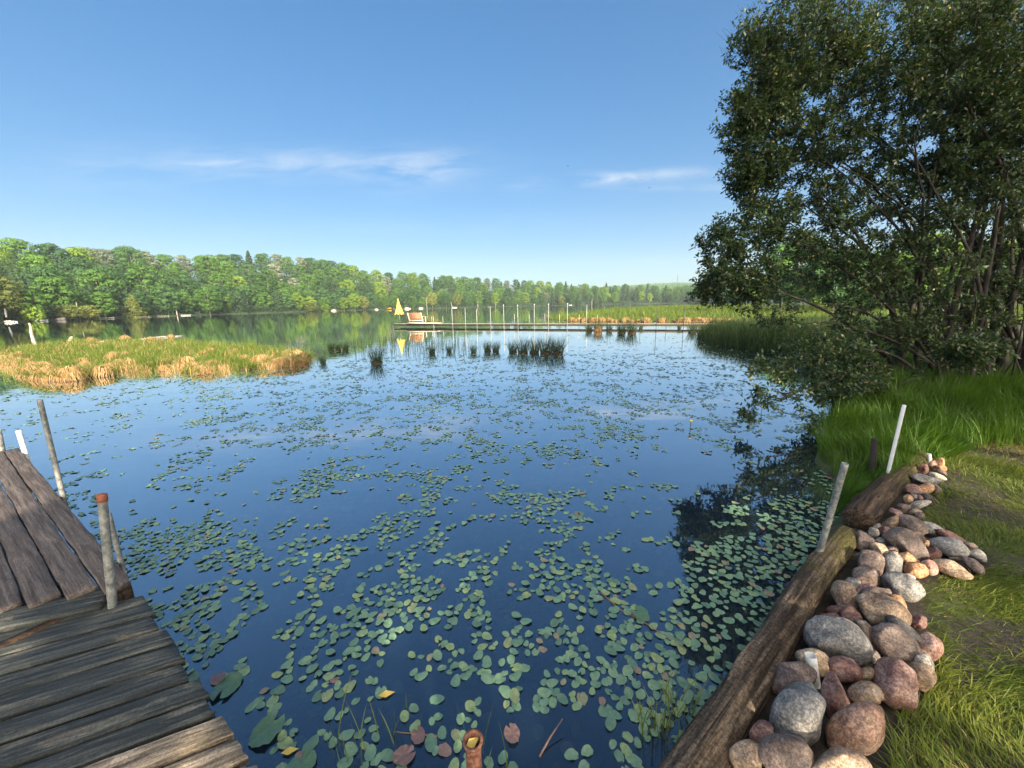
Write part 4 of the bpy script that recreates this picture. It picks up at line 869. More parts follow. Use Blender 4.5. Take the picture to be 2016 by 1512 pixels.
kp = shore_pt(8, 1, 0); ob = obj('kayak', hull(2.0, .36, .22).mesh('kayak', True), M['post_pale'], loc=(kp[0], kp[1], 2.2), label='pale green kayak propped upright at the far left shore', cat='kayak'); ob.rotation_euler = (math.radians(84), 0, .4)
for px, Ln, lab in ((73, 2.3, 'white landing stage right of the moored boats at the far left'), (275, 4.0, 'long pale landing stage behind the left island'), (317, 3.4, 'short pale landing stage right of the long one behind the island'), (204, 3.4, 'small pale landing stage below the yellow green shrub'), (362, 3.0, 'small white landing stage behind the middle of the island')):
    x, y, _ = shore_pt(px, 2.5); e = empty('landing_stage', (x, y, 0), -az_of(px), lab, 'landing stage')
    mb = MB(); [mb.box((-Ln/2+Ln*(i+.5)/12, 0, .26), (Ln/12*.92, 1.3, .06)) for i in range(12)]; mb.box((0, -.62, .19), (Ln, .05, .12)); obj('deck', mb.mesh('deck'), M['whitepaint'] if 'white' in lab else M['far_deck'], e)
    for s_ in (-1, 1):
        mb = MB(); mb.tube([[s_*Ln*.42, -.5, -1], [s_*Ln*.42, -.5, .5]], .04, 6); obj('post', mb.mesh('post'), M['post_pale'], e)
for k, (px, s_, lab) in enumerate(((655, 1.5, 'pale boulder on the shore below the orange lit bank left of the parasol'), (740, 1.2, 'grey shore boulder just left of the yellow boat'), (802, 1.9, 'peach coloured boulder on the far shore right of the parasol'), (828, 1.5, 'cream boulder on the far shore above the bench'), (640, 1.2, 'small buff boulder left of the pale one on the far shore'), (112, .9, 'grey boulder on the shore right of the white landing stage'))):
    x, y, _ = shore_pt(px, .5); V = rock_verts(900+k)*np.array([s_*1.3, s_, s_*.6]); obj('shore_boulder', mesh('shore_boulder', V, IF, True), M['r_white'], loc=(x, y, .2), label=lab, cat='rock')
for k, (px, s_, h_, ki, lab) in enumerate(((130, 3.2, 4.2, 5, 'olive bush at the water right of the white landing stage'), (168, 3.4, 4.0, 5, 'yellow green bush beside the olive one on the far shore'), (262, 3.4, 7.0, 5, 'russet yellow pointed bush on the far shore'), (612, 5.0, 6.0, 5, 'olive rounded bush on the far shore left of the leaning trunk'), (640, 4.0, 4.0, 1, 'low bright green bush on the far shore left of the leaning trunk'), (60, 3, 4, 1, 'bright green bush above the white landing stage'))):
    x, y, _ = shore_pt(px, 1.0); e = empty('shore_bush', (x, y, .1), 0, lab, 'bush')
    obj('foliage', crown_mesh('bush', h_, s_, -.3, 'cone' if h_ > 6.5 else 'round', 2200, .42, 700+k), M['crown%d' % ki], e); mb = MB(); mb.tube([[0, 0, -.3], [0, 0, h_*.7]], [.1, .04], 6); obj('stem', mb.mesh('stem'), M['bark_far'], e)
# radio mast on the distant hill
x, y = 455, 1080; mb = MB(); zt = float(hz(x, y)[0])
for a in (0, 2.1, 4.2): mb.tube([[math.cos(a)*1.2, math.sin(a)*1.2, 0], [math.cos(a)*.4, math.sin(a)*.4, 34]], .18, 5)
for k in range(12): mb.tube([[1.1-.05*k, 0, 3*k], [-.6+.03*k, .9-.05*k, 3*k+1.5]], .1, 4)
obj('radio_mast', mb.mesh('radio_mast'), M['post_dark'], loc=(x, y, zt), label='thin radio mast on the distant hill at the right', cat='mast')
# two birds in flight
for px, py, D, lab in ((1118, 327, 34, 'tiny dark bird flying above the right hand wisp of cloud'), (1278, 370, 40, 'tiny dark bird flying below the right hand wisp of cloud')):
    p = PD(px, py, D); mb = MB(); mb.tube([[-.11, 0, 0], [-.04, 0, .01], [.04, 0, .01], [.13, 0, -.01]], [.006, .028, .022, .004], 8)
    for s_ in (-1, 1): mb.add(np.array([[.03, 0, .02], [.05, s_*.12, .05], [-.03, s_*.22, .03], [-.03, s_*.1, .04], [-.03, 0, .02]]), [[0, 1, 2], [0, 2, 3], [0, 3, 4]])
    ob = obj('bird', mb.mesh('bird'), M['black'], loc=tuple(p), label=lab, cat='bird'); ob.rotation_euler = (0.3, 0, .3)

# ------------------------------------------------------------------ sedge clumps
def clump_mesh(name, seed, n, R, H, w, spread=.5, straw=False):
    rs = np.random.RandomState(seed); a = rs.rand(n)*6.283; r = R*np.sqrt(rs.rand(n)); base = np.stack([r*np.cos(a), r*np.sin(a), -.05+0*r], 1)
    out = np.stack([np.cos(a), np.sin(a)], 1)*(r/R)[:, None]*spread+rs.randn(n, 2)*.16
    h = H*rs.uniform(.55, 1.1, n)
    if straw:
        r = R*.55*np.sqrt(rs.rand(n)); reach = R*rs.uniform(.35, .75, n); top = H*rs.uniform(.55, 1.0, n)*(1-.5*(r/R)); yaw = a+np.pi/2+rs.randn(n)*.3; Vv = np.zeros((n, 9, 3))
        for k in range(5):
            t_ = k/4; rad = r+reach*t_**.8; zz = top*(1-t_**1.7)*1.0+top*.10*math.sin(t_*3.14)-.04*t_; cx_, cy_ = rad*np.cos(a+.15*t_*rs.randn()), rad*np.sin(a)
            wv = w*(1-.6*t_)*.5
            if k == 4: Vv[:, 8] = np.stack([cx_, cy_, zz], 1)
            else:
                Vv[:, 2*k] = np.stack([cx_-np.cos(yaw)*wv, cy_-np.sin(yaw)*wv, zz], 1); Vv[:, 2*k+1] = np.stack([cx_+np.cos(yaw)*wv, cy_+np.sin(yaw)*wv, zz], 1)
        ss = (np.arange(n)*9)[:, None]
        return mesh(name, Vv.reshape(-1, 3), [np.concatenate([ss+np.array([[2*k, 2*k+1, 2*k+3, 2*k+2]]) for k in range(3)]), ss+np.array([[6, 7, 8]])])
    V, f = blades(base, h, w*rs.uniform(.7, 1.3, n), out, .4, 3); return mesh(name, V, f)
TG = [clump_mesh('tuss_g%d' % k, k, 170, .22, .48, .013, .8) for k in range(4)]
TS = [clump_mesh('tuss_s%d' % k, 20+k, 300, .30, .40, .013, .4, True) for k in range(3)]
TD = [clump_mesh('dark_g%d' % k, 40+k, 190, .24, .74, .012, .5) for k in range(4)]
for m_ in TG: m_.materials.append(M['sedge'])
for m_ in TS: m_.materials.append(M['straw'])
for m_ in TD: m_.materials.append(M['sedge_shaded'])
m_, t, out = mat_new('peat'); gpp = t.nodes.new('ShaderNodeNewGeometry').outputs['Position']; nn_ = noise_tex(t, gpp, 14, 5, .7); principled(t, out, ramp(t, nn_, [(.3, (.012, .008, .006)), (.7, (.07, .04, .025))]), .9, nn_, .8, .03); M['peat'] = m_
PEAT = []
for k in range(3):
    V = rock_verts(1200+k, 1.2, 0)*np.array([.24, .24, .11]); mm_ = mesh('peat%d' % k, V, IF, True); mm_.materials.append(M['peat']); PEAT.append(mm_)
def tussock(px, py, s, label, group, dark=False, green=True, straw=True, hs=1.0):
    p = G(px, py, 0); p[1] += .12*s; e = empty('sedge_tussock', (p[0], p[1], 0), random.uniform(0, 6.28), label, 'grass tussock', group); e.scale = (s, s, s*hs)
    obj('mound', random.choice(PEAT), None, e)
    if green: obj('blades', random.choice(TD if dark else TG), None, e)
    if straw: obj('dead_blades', random.choice(TS), None, e)
    return e
front = [(62, 742, 1.0), (85, 747, 1.15), (108, 750, 1.25), (132, 749, 1.1), (148, 746, .9), (178, 738, .8), (196, 742, .9), (30, 722, .8), (8, 712, .9), (255, 726, .8), (262, 717, .6), (365, 722, .9), (378, 718, .7), (392, 732, .8), (403, 737, .7), (418, 724, .7), (510, 722, 1.0), (528, 724, .8), (550, 723, 1.0), (572, 722, .9), (590, 719, .7), (215, 729, .5), (450, 716, .5), (324, 716, .5), (160, 722, .8), (60, 728, .9), (90, 728, .8)]
FZ = ('farthest left', 'left of the biggest straw clump', 'in the biggest straw clump at the left', 'right of the biggest straw clump', 'in the middle', 'right of the middle', 'near the right tip', 'at the right tip')
lab_t = ['tussock with orange straw skirt at the lower left front of the grassy island', 'tussock with straw skirt in the middle front of the grassy island', 'tussock with straw skirt at the right front of the grassy island']
for px, py, s in front:
    k = 0; lab_t[0] = 'straw skirted tussock on the grassy island front, '+FZ[0 if px < 35 else 1 if px < 80 else 2 if px < 150 else 3 if px < 270 else 4 if px < 400 else 5 if px < 500 else 6 if px < 560 else 7]
    for (ddx, ddy, ss_) in ((0, 0, 1.0), (random.uniform(-13, -6), random.uniform(-4, 1), .8), (random.uniform(6, 13), random.uniform(-4, 1), .75)): tussock(px+ddx, py+ddy, s*1.12*ss_*random.uniform(.85, 1.15), lab_t[k], lab_t[k], hs=random.uniform(.8, 1.1))
tussock(243, 672, 1.25, 'lone straw coloured tussock standing in open water behind the grassy island', None, green=False)
tussock(176, 675, 1.1, 'brownish tussock left of the lone straw one behind the grassy island', None, green=True)
tussock(335, 665, .8, 'low brownish tussock at the right end of the drowned log line', None)
IL = 'green tussock within the grassy island at the left'
for k in range(130):
    for _ in range(50):
        px = random.uniform(0, 610); py = random.uniform(672, 735); p = G(px, py, 0)
        if sdf(ISLE, np.array([p[0]]), np.array([p[1]]))[0] > .15: break
    lb = 'green tussock '+('at the back', 'in the middle', 'at the front')[0 if py < 693 else 1 if py < 714 else 2]+' of the grassy island, '+('around the bleached snag', 'right of the bleached snag', 'behind the orange straw gap', 'near its right tip')[min(3, int(px//155))]
    tussock(px, py, random.uniform(.6, 1.0), lb, lb, straw=random.random() < .3)
dark = [(635, 716, .45, 'small dark tuft right of the grassy island'), (651, 690, .6, 'leftmost of three dark tufts in the reflected wood'), (665, 690, .55, 'middle of three dark tufts in the reflected wood'), (679, 690, .6, 'rightmost of three dark tufts in the reflected wood'),
        (740, 716, .95, 'solitary thick dark tussock right of the island'), (850, 696, .6, 'small dark tuft below the bench'), (884, 693, .5, 'small dark tuft right of the one below the bench'), (932, 695, .55, 'narrow dark tuft left of the long reed clump'), (960, 692, .75, 'left half of a split dark clump in mid lake'), (976, 692, .7, 'right half of a split dark clump in mid lake'),
        (1010, 694, .8, 'left end of the long dark reed clump in mid lake'), (1030, 696, 1.0, 'second tuft from the left in the long dark reed clump'), (1052, 695, .95, 'middle tuft of the long dark reed clump'), (1075, 697, 1.1, 'second tuft from the right in the long dark reed clump'), (1098, 697, 1.1, 'right end of the long dark reed clump in mid lake'),
        (1160, 652, 1.0, 'brown green tuft before the boardwalk, leftmost of its row'), (1178, 653, 1.3, 'big brown green tuft before the boardwalk'), (1200, 652, .9, 'low tuft right of the big brown green one'), (1225, 656, 1.2, 'left tuft of the pair under the boardwalk posts'), (1245, 657, 1.3, 'right tuft of the pair under the boardwalk posts'), (1364, 655, 1.1, 'tuft standing alone left of the shaded marsh point'), (1338, 648, .6, 'small tuft behind the lone one at the marsh point'), (1262, 648, .6, 'low tuft at the boardwalk right of the pair')]
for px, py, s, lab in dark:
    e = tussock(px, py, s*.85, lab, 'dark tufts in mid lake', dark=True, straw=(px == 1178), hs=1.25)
# marsh grass, reeds
def scatter(poly_px=None, poly=None, n=1000, inset=0.0):
    P_ = np.array(poly); lo = P_.min(0); hi = P_.max(0); out = []
    while sum(len(o) for o in out) < n:
        q = RS.uniform(lo, hi, (n*2, 2)); s = sdf(poly, q[:, 0], q[:, 1]); out.append(q[s > inset])
    return np.concatenate(out)[:n]
q = scatter(poly=ISLE, n=34000, inset=.12); s = sdf(ISLE, q[:, 0], q[:, 1]); gp_ = np.array([mn.noise((x*.9, y*.9, 30.0)) for x, y in q]); q = q[(gp_ > -.06-s*.10) & ((s > .5) | (gp_ > .04) | (q[:, 1] > 16))]; z = np.maximum(hz(q[:, 0], q[:, 1]), -.1); hn = np.array([mn.noise((x*1.3, y*1.3, 3.0))+.8*mn.noise((x*3.4, y*3.4, 5.0)) for x, y in q]); V, f = blades(np.column_stack([q, z]), RS.uniform(.16, .42, len(q))*np.clip(1+hn*1.3, .2, 1.9), np.full(len(q), .014), RS.randn(len(q), 2)*.4, .4, 3)
q_ = q; obj('marsh_grass', mesh('marsh_grass', V, f), M['sedge'], kind='stuff', label='yellow green sedge covering the grassy island at the left', cat='grass')
q = scatter(poly=ISLE, n=60000, inset=-.05); s = sdf(ISLE, q[:, 0], q[:, 1]); gp_ = np.array([mn.noise((x*1.6, y*1.6, 11.0)) for x, y in q]); q = q[(s < .75) & (gp_ > -.05) & (q[:, 1] < 17)]
V, f = blades(np.column_stack([q, np.full(len(q), -.02)]), RS.uniform(.12, .34, len(q)), np.full(len(q), .013), RS.randn(len(q), 2)*.35, .5, 3)
q2 = scatter(poly=ISLE, n=9000, inset=.2); g2 = np.array([mn.noise((x*1.9, y*1.9, 17.0)) for x, y in q2]); q2 = q2[g2 > .12]; V2, f2 = blades(np.column_stack([q2, np.full(len(q2), -.02)]), RS.uniform(.2, .45, len(q2)), np.full(len(q2), .013), RS.randn(len(q2), 2)*.4, .5, 3)
f2 = [x + len(V) for x in f2]; V = np.concatenate([V, V2]); f = [np.concatenate([a_, b_]) for a_, b_ in zip(f, f2)]
obj('straw_fringe', mesh('straw_fringe', V, f), M['straw'], kind='stuff', label='orange straw fringe along the waterline of the grassy island', cat='straw')
q = scatter(poly=ISLE, n=9000, inset=-.9); s = sdf(ISLE, q[:, 0], q[:, 1]); q = q[(s < .3)]; V, f = blades(np.column_stack([q, np.full(len(q), -.05)]), RS.uniform(.2, .42, len(q)), np.full(len(q), .009), RS.randn(len(q), 2)*.2, .4, 3)
obj('island_reeds', mesh('island_reeds', V, f), M['sedge'], kind='stuff', label='thin reed blades standing in the water round the grassy island', cat='reeds')
MP = [g0(1108, 632), g0(1180, 633), g0(1300, 634), g0(1400, 634.5), g0(1450, 636), g0(1560, 640), g0(1720, 640), (75, 26), (95, 70), (60, 95), g0(1480, 601), g0(1400, 602), g0(1300, 605), g0(1200, 611), g0(1120, 621), g0(1070, 628)]
q = scatter(poly=MP, n=80000); r = np.hypot(q[:, 0], q[:, 1]); hn = np.array([mn.noise((x*.35, y*.35, 3.0))+.6*mn.noise((x*1.1, y*1.1, 5.0)) for x, y in q]); V, f = blades(np.column_stack([q, np.full(len(q), .0)]), RS.uniform(.35, .85, len(q))*np.clip(1+hn*1.2, .2, 1.8), np.full(len(q), .05), RS.randn(len(q), 2)*.35, .4, 2)
obj('far_marsh_grass', mesh('far_marsh_grass', V, f), M['sedge'], kind='stuff', label='sunlit yellow green marsh grass behind the boardwalk at the right', cat='grass')
# straw tussock rims along that marsh
for k in range(70):
    t_ = random.random(); i = int(t_*5); a, b = np.array(MP[i]), np.array(MP[i+1]); f = t_*5-i; p = a*(1-f)+b*f
    e = empty('sedge_tussock', (p[0]+random.uniform(-.3, .3), p[1]+random.uniform(-.2, .8), 0), random.uniform(0, 6), 'straw rimmed tussock on the edge of the sunlit marsh behind the boardwalk', 'grass tussock', 'tussocks edging the sunlit marsh'); s = random.uniform(.9, 1.9); e.scale = (s, s, s*.75)
    obj('dead_blades', random.choice(TS), None, e); obj('blades', random.choice(TG), None, e); obj('mound', random.choice(PEAT), None, e)
# shaded marsh point between boardwalk and shrub
PT = [g0(1372, 664), g0(1400, 676), g0(1500, 693), g0(1600, 718), g0(1690, 738), g0(1800, 690), g0(1900, 655), g0(1600, 648), g0(1440, 652)]
q = scatter(poly=PT, n=26000, inset=-.1); V, f = blades(np.column_stack([q, np.maximum(hz(q[:, 0], q[:, 1]), -.02)]), RS.uniform(.5, 1.0, len(q)), np.full(len(q), .018), RS.randn(len(q), 2)*.25, .4, 3)
obj('shaded_marsh_grass', mesh('shaded_marsh_grass', V, f), M['sedge_shaded'], kind='stuff', label='shaded tall marsh grass on the point left of the shrub', cat='grass')
RP = [g0(690, 676), g0(700, 700), g0(780, 700), g0(900, 698), g0(960, 690), g0(900, 668), g0(780, 664)]
q = scatter(poly=RP, n=700); V, f = blades(np.column_stack([q, np.full(len(q), -.05)]), RS.uniform(.3, .75, len(q)), np.full(len(q), .012), RS.randn(len(q), 2)*.12, .3, 3)
obj('reeds', mesh('reeds', V, f), M['sedge_shaded'], kind='stuff', label='sparse thin reeds standing in mid lake before the boardwalk', cat='reeds')
# stumps in the marsh and the drowned log
for px, py, tpx, r, lab in ((70, 686, (57, 636), .085, 'tall bleached broken snag on the grassy island'), (140, 671, (140, 663), .14, 'short bleached stump behind the grassy island')):
    b = G(px, py, 0); tp = lean_top(b, tpx); mb = MB(); k = 14; fz = np.linspace(-.05, 1, k)
    pts = b+(tp-b)*fz[:, None]; pts[:, 0] += .03*np.sin(fz*9); mb.tube(pts-b, r*(1.15-.75*fz), 14, True, lambda kk, th: 1+.16*np.sin(th*3+np.arange(kk)[:, None]*.5)+.08*np.random.RandomState(3).randn(kk, len(th)))
    mb.tube([[0.02, 0, (tp-b)[2]*.5], [r*.6, 0, (tp-b)[2]*.72]], [r*.4, .01], 6) if r > .15 else None
    obj('snag', mb.mesh('snag', True), M['snag'], loc=tuple(b), label=lab, cat='dead tree')
a, b = G(178, 676, .02), G(360, 661, .02); mb = MB(); pts = a+(b-a)*np.linspace(0, 1, 12)[:, None]; pts[:, 2] += .03*np.sin(np.arange(12)); mb.tube(pts-a, .07, 8)
obj('drowned_log', mb.mesh('drowned_log', True), M['snag'], loc=tuple(a), label='thin drowned log floating behind the grassy island', cat='log')

# ------------------------------------------------------------------ lily pads
def pad_mesh(name, seed, notch=False, n=16, big=False):
    rs = np.random.RandomState(seed); th = np.linspace(0, 2*np.pi, n, endpoint=False)+.1; r = 1+.05*np.cos(2*th+rs.rand()*6)+.035*np.cos(3*th+rs.rand()*6)+rs.randn(n)*(.012 if not big else .022)
    if notch: r[0] *= .35; r[1] *= .93
    zr = .05*np.cos(th*2+rs.rand()*6)+rs.randn(n)*.03
    V = [[0, 0, .02]]; V += [[.5*rr*math.cos(t_)*.55, .5*rr*math.sin(t_)*.55*.74, .02+z_*.3] for t_, rr, z_ in zip(th, r, zr)]; V += [[.5*rr*math.cos(t_), .5*rr*math.sin(t_)*.74, .03+z_] for t_, rr, z_ in zip(th, r, zr)]
    q = [[1+j, 1+n+j, 1+n+(j+1) % n, 1+(j+1) % n] for j in range(n)]; tr = [[0, 1+j, 1+(j+1) % n] for j in range(n)]
    return np.array(V), np.array(q), np.array(tr)
PADS = [pad_mesh('p', 60+k, k in (3,)) for k in range(7)]
def inpoly(poly, x, y): return sdf(poly, x, y) > 0
DZ = [(1360, 1070), (1450, 1010), (1560, 985), (1680, 930), (1700, 1020), (1600, 1120), (1500, 1260), (1400, 1390), (1330, 1470), (1200, 1512), (1150, 1330), (1180, 1240), (1300, 1150)]
def density(px, py, X_, Y_):
    c1 = np.array([mn.noise((x*1.5, y*1.5, 0.0)) for x, y in zip(X_, Y_)]); c2 = np.array([mn.noise((x*5.2, y*5.2, 4.0)) for x, y in zip(X_, Y_)])
    cl = (c1*.75+c2*.95)*np.interp(py, [900, 1100], [1, .72])+RS.randn(len(px))*.06
    th = np.interp(py, [640, 690, 760, 840, 900, 1000, 1100, 1200, 1300, 1512], [.45, .12, -.04, .02, .10, .06, -.05, -.14, -.14, -.06])
    th = th+np.where((py > 870) & (py < 1060), np.clip((px-1150)/250, 0, 1)*.35, 0)
    th = th+np.where((py > 720) & (py < 1000), np.clip((420-px)/300, 0, 1)*.22, 0)
    dz = sdf(DZ, px, py); th = np.where(dz > -30, np.minimum(th, -.02-np.clip(dz, 0, 60)/60*.65), th)
    return np.clip((cl-th)*4, 0, 1)
cand = []
for (d0, d1, dens) in ((.6, 2.6, 800), (2.6, 5, 800), (5, 9, 420), (9, 16, 130), (16, 26, 30)):
    ar = 1.85*(d1**2-d0**2)/1; n = int(ar*dens*.5); a = RS.uniform(-.95, .9, n); r = np.sqrt(RS.uniform(d0**2, d1**2, n))
    cand.append(np.stack([r*np.sin(a), r*np.cos(a)], 1))
cand = np.concatenate(cand); px, py, w = PROJ(np.column_stack([cand, np.zeros(len(cand))]))
ok = (w > .3) & (py > 655) & (py < 1600) & (px > -60) & (px < 2080); cand, px, py = cand[ok], px[ok], py[ok]
ok = (sdf(BANK, cand[:, 0], cand[:, 1]) < .02) & (sdf(ISLE, cand[:, 0], cand[:, 1]) < -.1) & (sdf(PT, cand[:, 0], cand[:, 1]) < 0)
dockpoly = [ea, ea+ev*3, ea+ev*3+bd*3, ea+bd*3]; ok &= sdf(np.array(dockpoly)[:, :2], cand[:, 0], cand[:, 1]) < .03
dockpoly = [f0, f1, f1+fn*1.2, f0+fn*1.2]; ok &= sdf(np.array(dockpoly)[:, :2], cand[:, 0], cand[:, 1]) < .0
cand, px, py = cand[ok], px[ok], py[ok]
dn_ = density(px, py, cand[:, 0], cand[:, 1]); ok = RS.rand(len(cand)) < dn_; cand, px, py = cand[ok], px[ok], py[ok]
# thin out pads that overlap too much
size = RS.uniform(.040, .084, len(cand))*np.where(RS.rand(len(cand)) < .06, .6, 1); rr_ = np.hypot(cand[:, 0], cand[:, 1]); size *= np.interp(rr_, [0, 5, 9, 20], [1.02, .86, .95, 1.35])
keep = []; grid = {}
for i in RS.permutation(len(cand)):
    x, y = cand[i]; s = size[i]; c = (math.floor(x/.12), math.floor(y/.12)); bad = False
    if rr_[i] < 9:
        for gx_ in (-1, 0, 1):
            for gy_ in (-1, 0, 1):
                for j in grid.get((c[0]+gx_, c[1]+gy_), ()):
                    if (cand[j][0]-x)**2+(cand[j][1]-y)**2 < ((s+size[j])*.33)**2: bad = True; break
                if bad: break
            if bad: break
    if bad: continue
    grid.setdefault(c, []).append(i); keep.append(i)
keep = np.array(keep); cand, size, px, py = cand[keep], size[keep], px[keep], py[keep]
inframe = (px > 0) & (px < 2016) & (py > 0) & (py < 1512); order = np.argsort(np.where(inframe, np.hypot(cand[:, 0], np.hypot(cand[:, 1], CH)), 99)); near = order[:290]
print('pads', len(cand), 'far trees', trees)
pm = []
for V, q, tr in PADS:
    m_ = mesh('lily_pad', V, [q, tr], True); m_.materials.append(M['pad']); pm.append(m_)
PL = {0: 'small green lily pad floating between the dock and the rusty pipe', 1: 'small green lily pad floating right of the rusty pipe toward the log'}
for i in near:
    k = RS.randint(7); o = obj('lily_pad', pm[k]); o.location = (cand[i, 0], cand[i, 1], .001+RS.rand()*.004); o.scale = (size[i],)*3; o.rotation_euler = (RS.randn()*.02, RS.randn()*.02, RS.rand()*6.28)
    zx = min(7, int(px[i]//200)); zy = 0 if py[i] > 1430 else 1 if py[i] > 1350 else 2 if py[i] > 1280 else 3
    lb = 'small green lily pad '+('in the row nearest the camera', 'a little way out', 'in the third row out', 'farther out')[zy]+' '+('beside the dock boards', 'beside the dock boards', 'just off the dock corner', 'between dock and rusty pipe', 'straight behind the rusty pipe', 'right of the rusty pipe', 'left of the log', 'against the log')[zx]
    tag(o, lb, 'lily pad', lb)
rest = order[290:]; BV = []; BQ = []; BT = []; off = 0
for i in rest:
    V, q, tr = PADS[RS.randint(7)]; a = RS.rand()*6.28; R = np.array([[math.cos(a), -math.sin(a), 0], [math.sin(a), math.cos(a), 0], [0, 0, 1]])
    tl = .03 if rr_[keep][i] < 9 else .05
    v = (V*size[i])@R.T; v[:, 2] += v[:, 0]*RS.randn()*tl+v[:, 1]*RS.randn()*tl; v += np.array([cand[i, 0], cand[i, 1], .002+RS.rand()*.006]); BV.append(v); BQ.append(q+off); BT.append(tr+off); off += len(V)
obj('floating_lily_pads', mesh('floating_lily_pads', np.concatenate(BV), [np.concatenate(BQ), np.concatenate(BT)], True), M['pad'], kind='stuff', label='countless small lily pads dotting the lake out to the boardwalk', cat='lily pads')
# sunken pads
n = 500; a = RS.uniform(-.9, .6, n); r = np.sqrt(RS.uniform(1.2, 22, n)); BV = []; BQ = []; BT = []; off = 0
for x, y in zip(r*np.sin(a), r*np.cos(a)):
    if sdf(BANK, np.array([x]), np.array([y]))[0] > -.1: continue
    V, q, tr = PADS[RS.randint(7)]; R = Matrix.Rotation(RS.rand()*6.28, 3, 'Z')@Matrix.Rotation(RS.randn()*.4, 3, 'X'); v = (V*RS.uniform(.06, .10))@np.array(R).T+np.array([x, y, -RS.uniform(.03, .16)]); BV.append(v); BQ.append(q+off); BT.append(tr+off); off += len(V)
obj('sunken_pads', mesh('sunken_pads', np.concatenate(BV), [np.concatenate(BQ), np.concatenate(BT)], True), M['pad_sunk'], kind='stuff', label='faint sunken lily pads under the dark water', cat='sunken leaves')
def special(px, py, s, mat, label, notch=True, rz=0, seed=5, name='lily_pad', z=.008):
    V, q, tr = pad_mesh('b', seed, notch, 26, True); V[:, 1] *= 1.15; m_ = mesh(name, V*s, [q, tr], True); p = G(px, py, 0); o = obj(name, m_, M[mat], loc=(p[0], p[1], z), label=label, cat='lily pad'); o.rotation_euler = (0, 0, rz); return o
special(446, 1356, .155, 'pad_big', 'broad blue green notched pad touching the dock edge', rz=-1.6)
special(527, 1440, .165, 'pad_big', 'broad green pad with crinkled edge near the lower left dock corner', rz=1.2, seed=8)
special(797, 1490, .10, 'pad_red', 'brown purple curled pad left of the rusty pipe', rz=.4, seed=12)
special(592, 1512, .14, 'pad_big', 'blue green pad cut by the lower frame edge near the dock', rz=2, seed=14)
special(430, 1337, .085, 'pad_red', 'reddish torn pad above the broad one at the dock', rz=2, seed=15)
special(1008, 1447, .09, 'pad_red', 'dull brown pad right of the rusty pipe', rz=2, seed=19)
special(824, 1450, .08, 'pad_red', 'bright reddish pad left of the rusty pipe', rz=2, seed=21)
special(1260, 1210, .13, 'pad_big', 'yellow green pad at the upper end of the sunken stick', rz=2, seed=22)
for px, py, s, lab in ((744, 1374, .07, 'fallen yellow leaf floating alone on dark water'), (553, 1487, .06, 'fallen yellow leaf by the crinkled broad pad')):
    V, f = leaves(np.array([[0, 0, .0]]), np.array([[1, .3, 0.]]), np.array([[0, 0, 1.]]), np.array([s*1.2]), np.array([s*.6]), .12); p = G(px, py, 0); obj('yellow_leaf', mesh('yellow_leaf', V, f), M['yleaf'], loc=(p[0], p[1], .012), label=lab, cat='leaf')
def stick(name, pts, r, mat, label, cat):
    P_ = np.array([G(x, y, z) for x, y, z in pts]); mb = MB(); mb.tube(P_-P_[0], np.linspace(r, r*.5, len(P_)), 7); obj(name, mb.mesh(name, True), M[mat], loc=tuple(P_[0]), label=label, cat=cat)
stick('stick', [(1182, 1166, .004), (1220, 1200, .0), (1268, 1225, .006), (1352, 1280, .006)], .007, 'twig', 'long thin stick floating among the pads before the log', 'stick')
stick('stick', [(1062, 1490, .0), (1084, 1450, .03), (1108, 1415, .06)], .005, 'twig', 'short thin stick rising right of the rusty pipe', 'stick')
stick('stick', [(860, 1449, .004), (800, 1443, .004), (752, 1438, -.01)], .004, 'twig', 'thin trailing stem left of the rusty pipe', 'stick')
for (px, py, n_, s, lab) in ((695, 1475, 12, .32, 'sprig of upright green blades rising from the water left of the pipe'), (793, 1430, 7, .24, 'sparse sprig of blades between the pads left of the pipe'), (1300, 1440, 34, .3, 'spray of green blades growing at the near side of the log'), (1335, 1400, 30, .28, 'second spray of green blades beside the log'), (955, 1510, 8, .3, 'few pale blades growing right behind the rusty pipe')):
    p = G(px, py, 0); b_ = np.column_stack([RS.randn(n_, 2)*.045, np.full(n_, -.05)]); V, f = blades(b_, s*RS.uniform(.5, 1.1, n_), np.full(n_, .006), RS.randn(n_, 2)*.25, .4, 4); obj('water_sprig', mesh('water_sprig', V, f), M['sedge'], loc=(p[0], p[1], 0), label=lab, cat='water plant')
for px, py, lab in ((1358, 845, 'yellow water lily flower on a stalk in open water'), (1498, 815, 'yellow water lily flower under the shrub branches')):
    p = G(px, py, 0); e = empty('water_lily', tuple(p), 0, lab, 'flower'); mb = MB(); mb.tube([[0, 0, -.1], [.01, 0, .12]], .005, 6); obj('stalk', mb.mesh('stalk'), M['sedge'], e)
    V = IV*np.array([.024, .024, .020])*(1+.12*np.cos(np.arctan2(IV[:, 1], IV[:, 0])*5))[:, None]+np.array([.01, 0, .135]); obj('flower_head', mesh('flower_head', V, IF, True), M['yellow'], e)

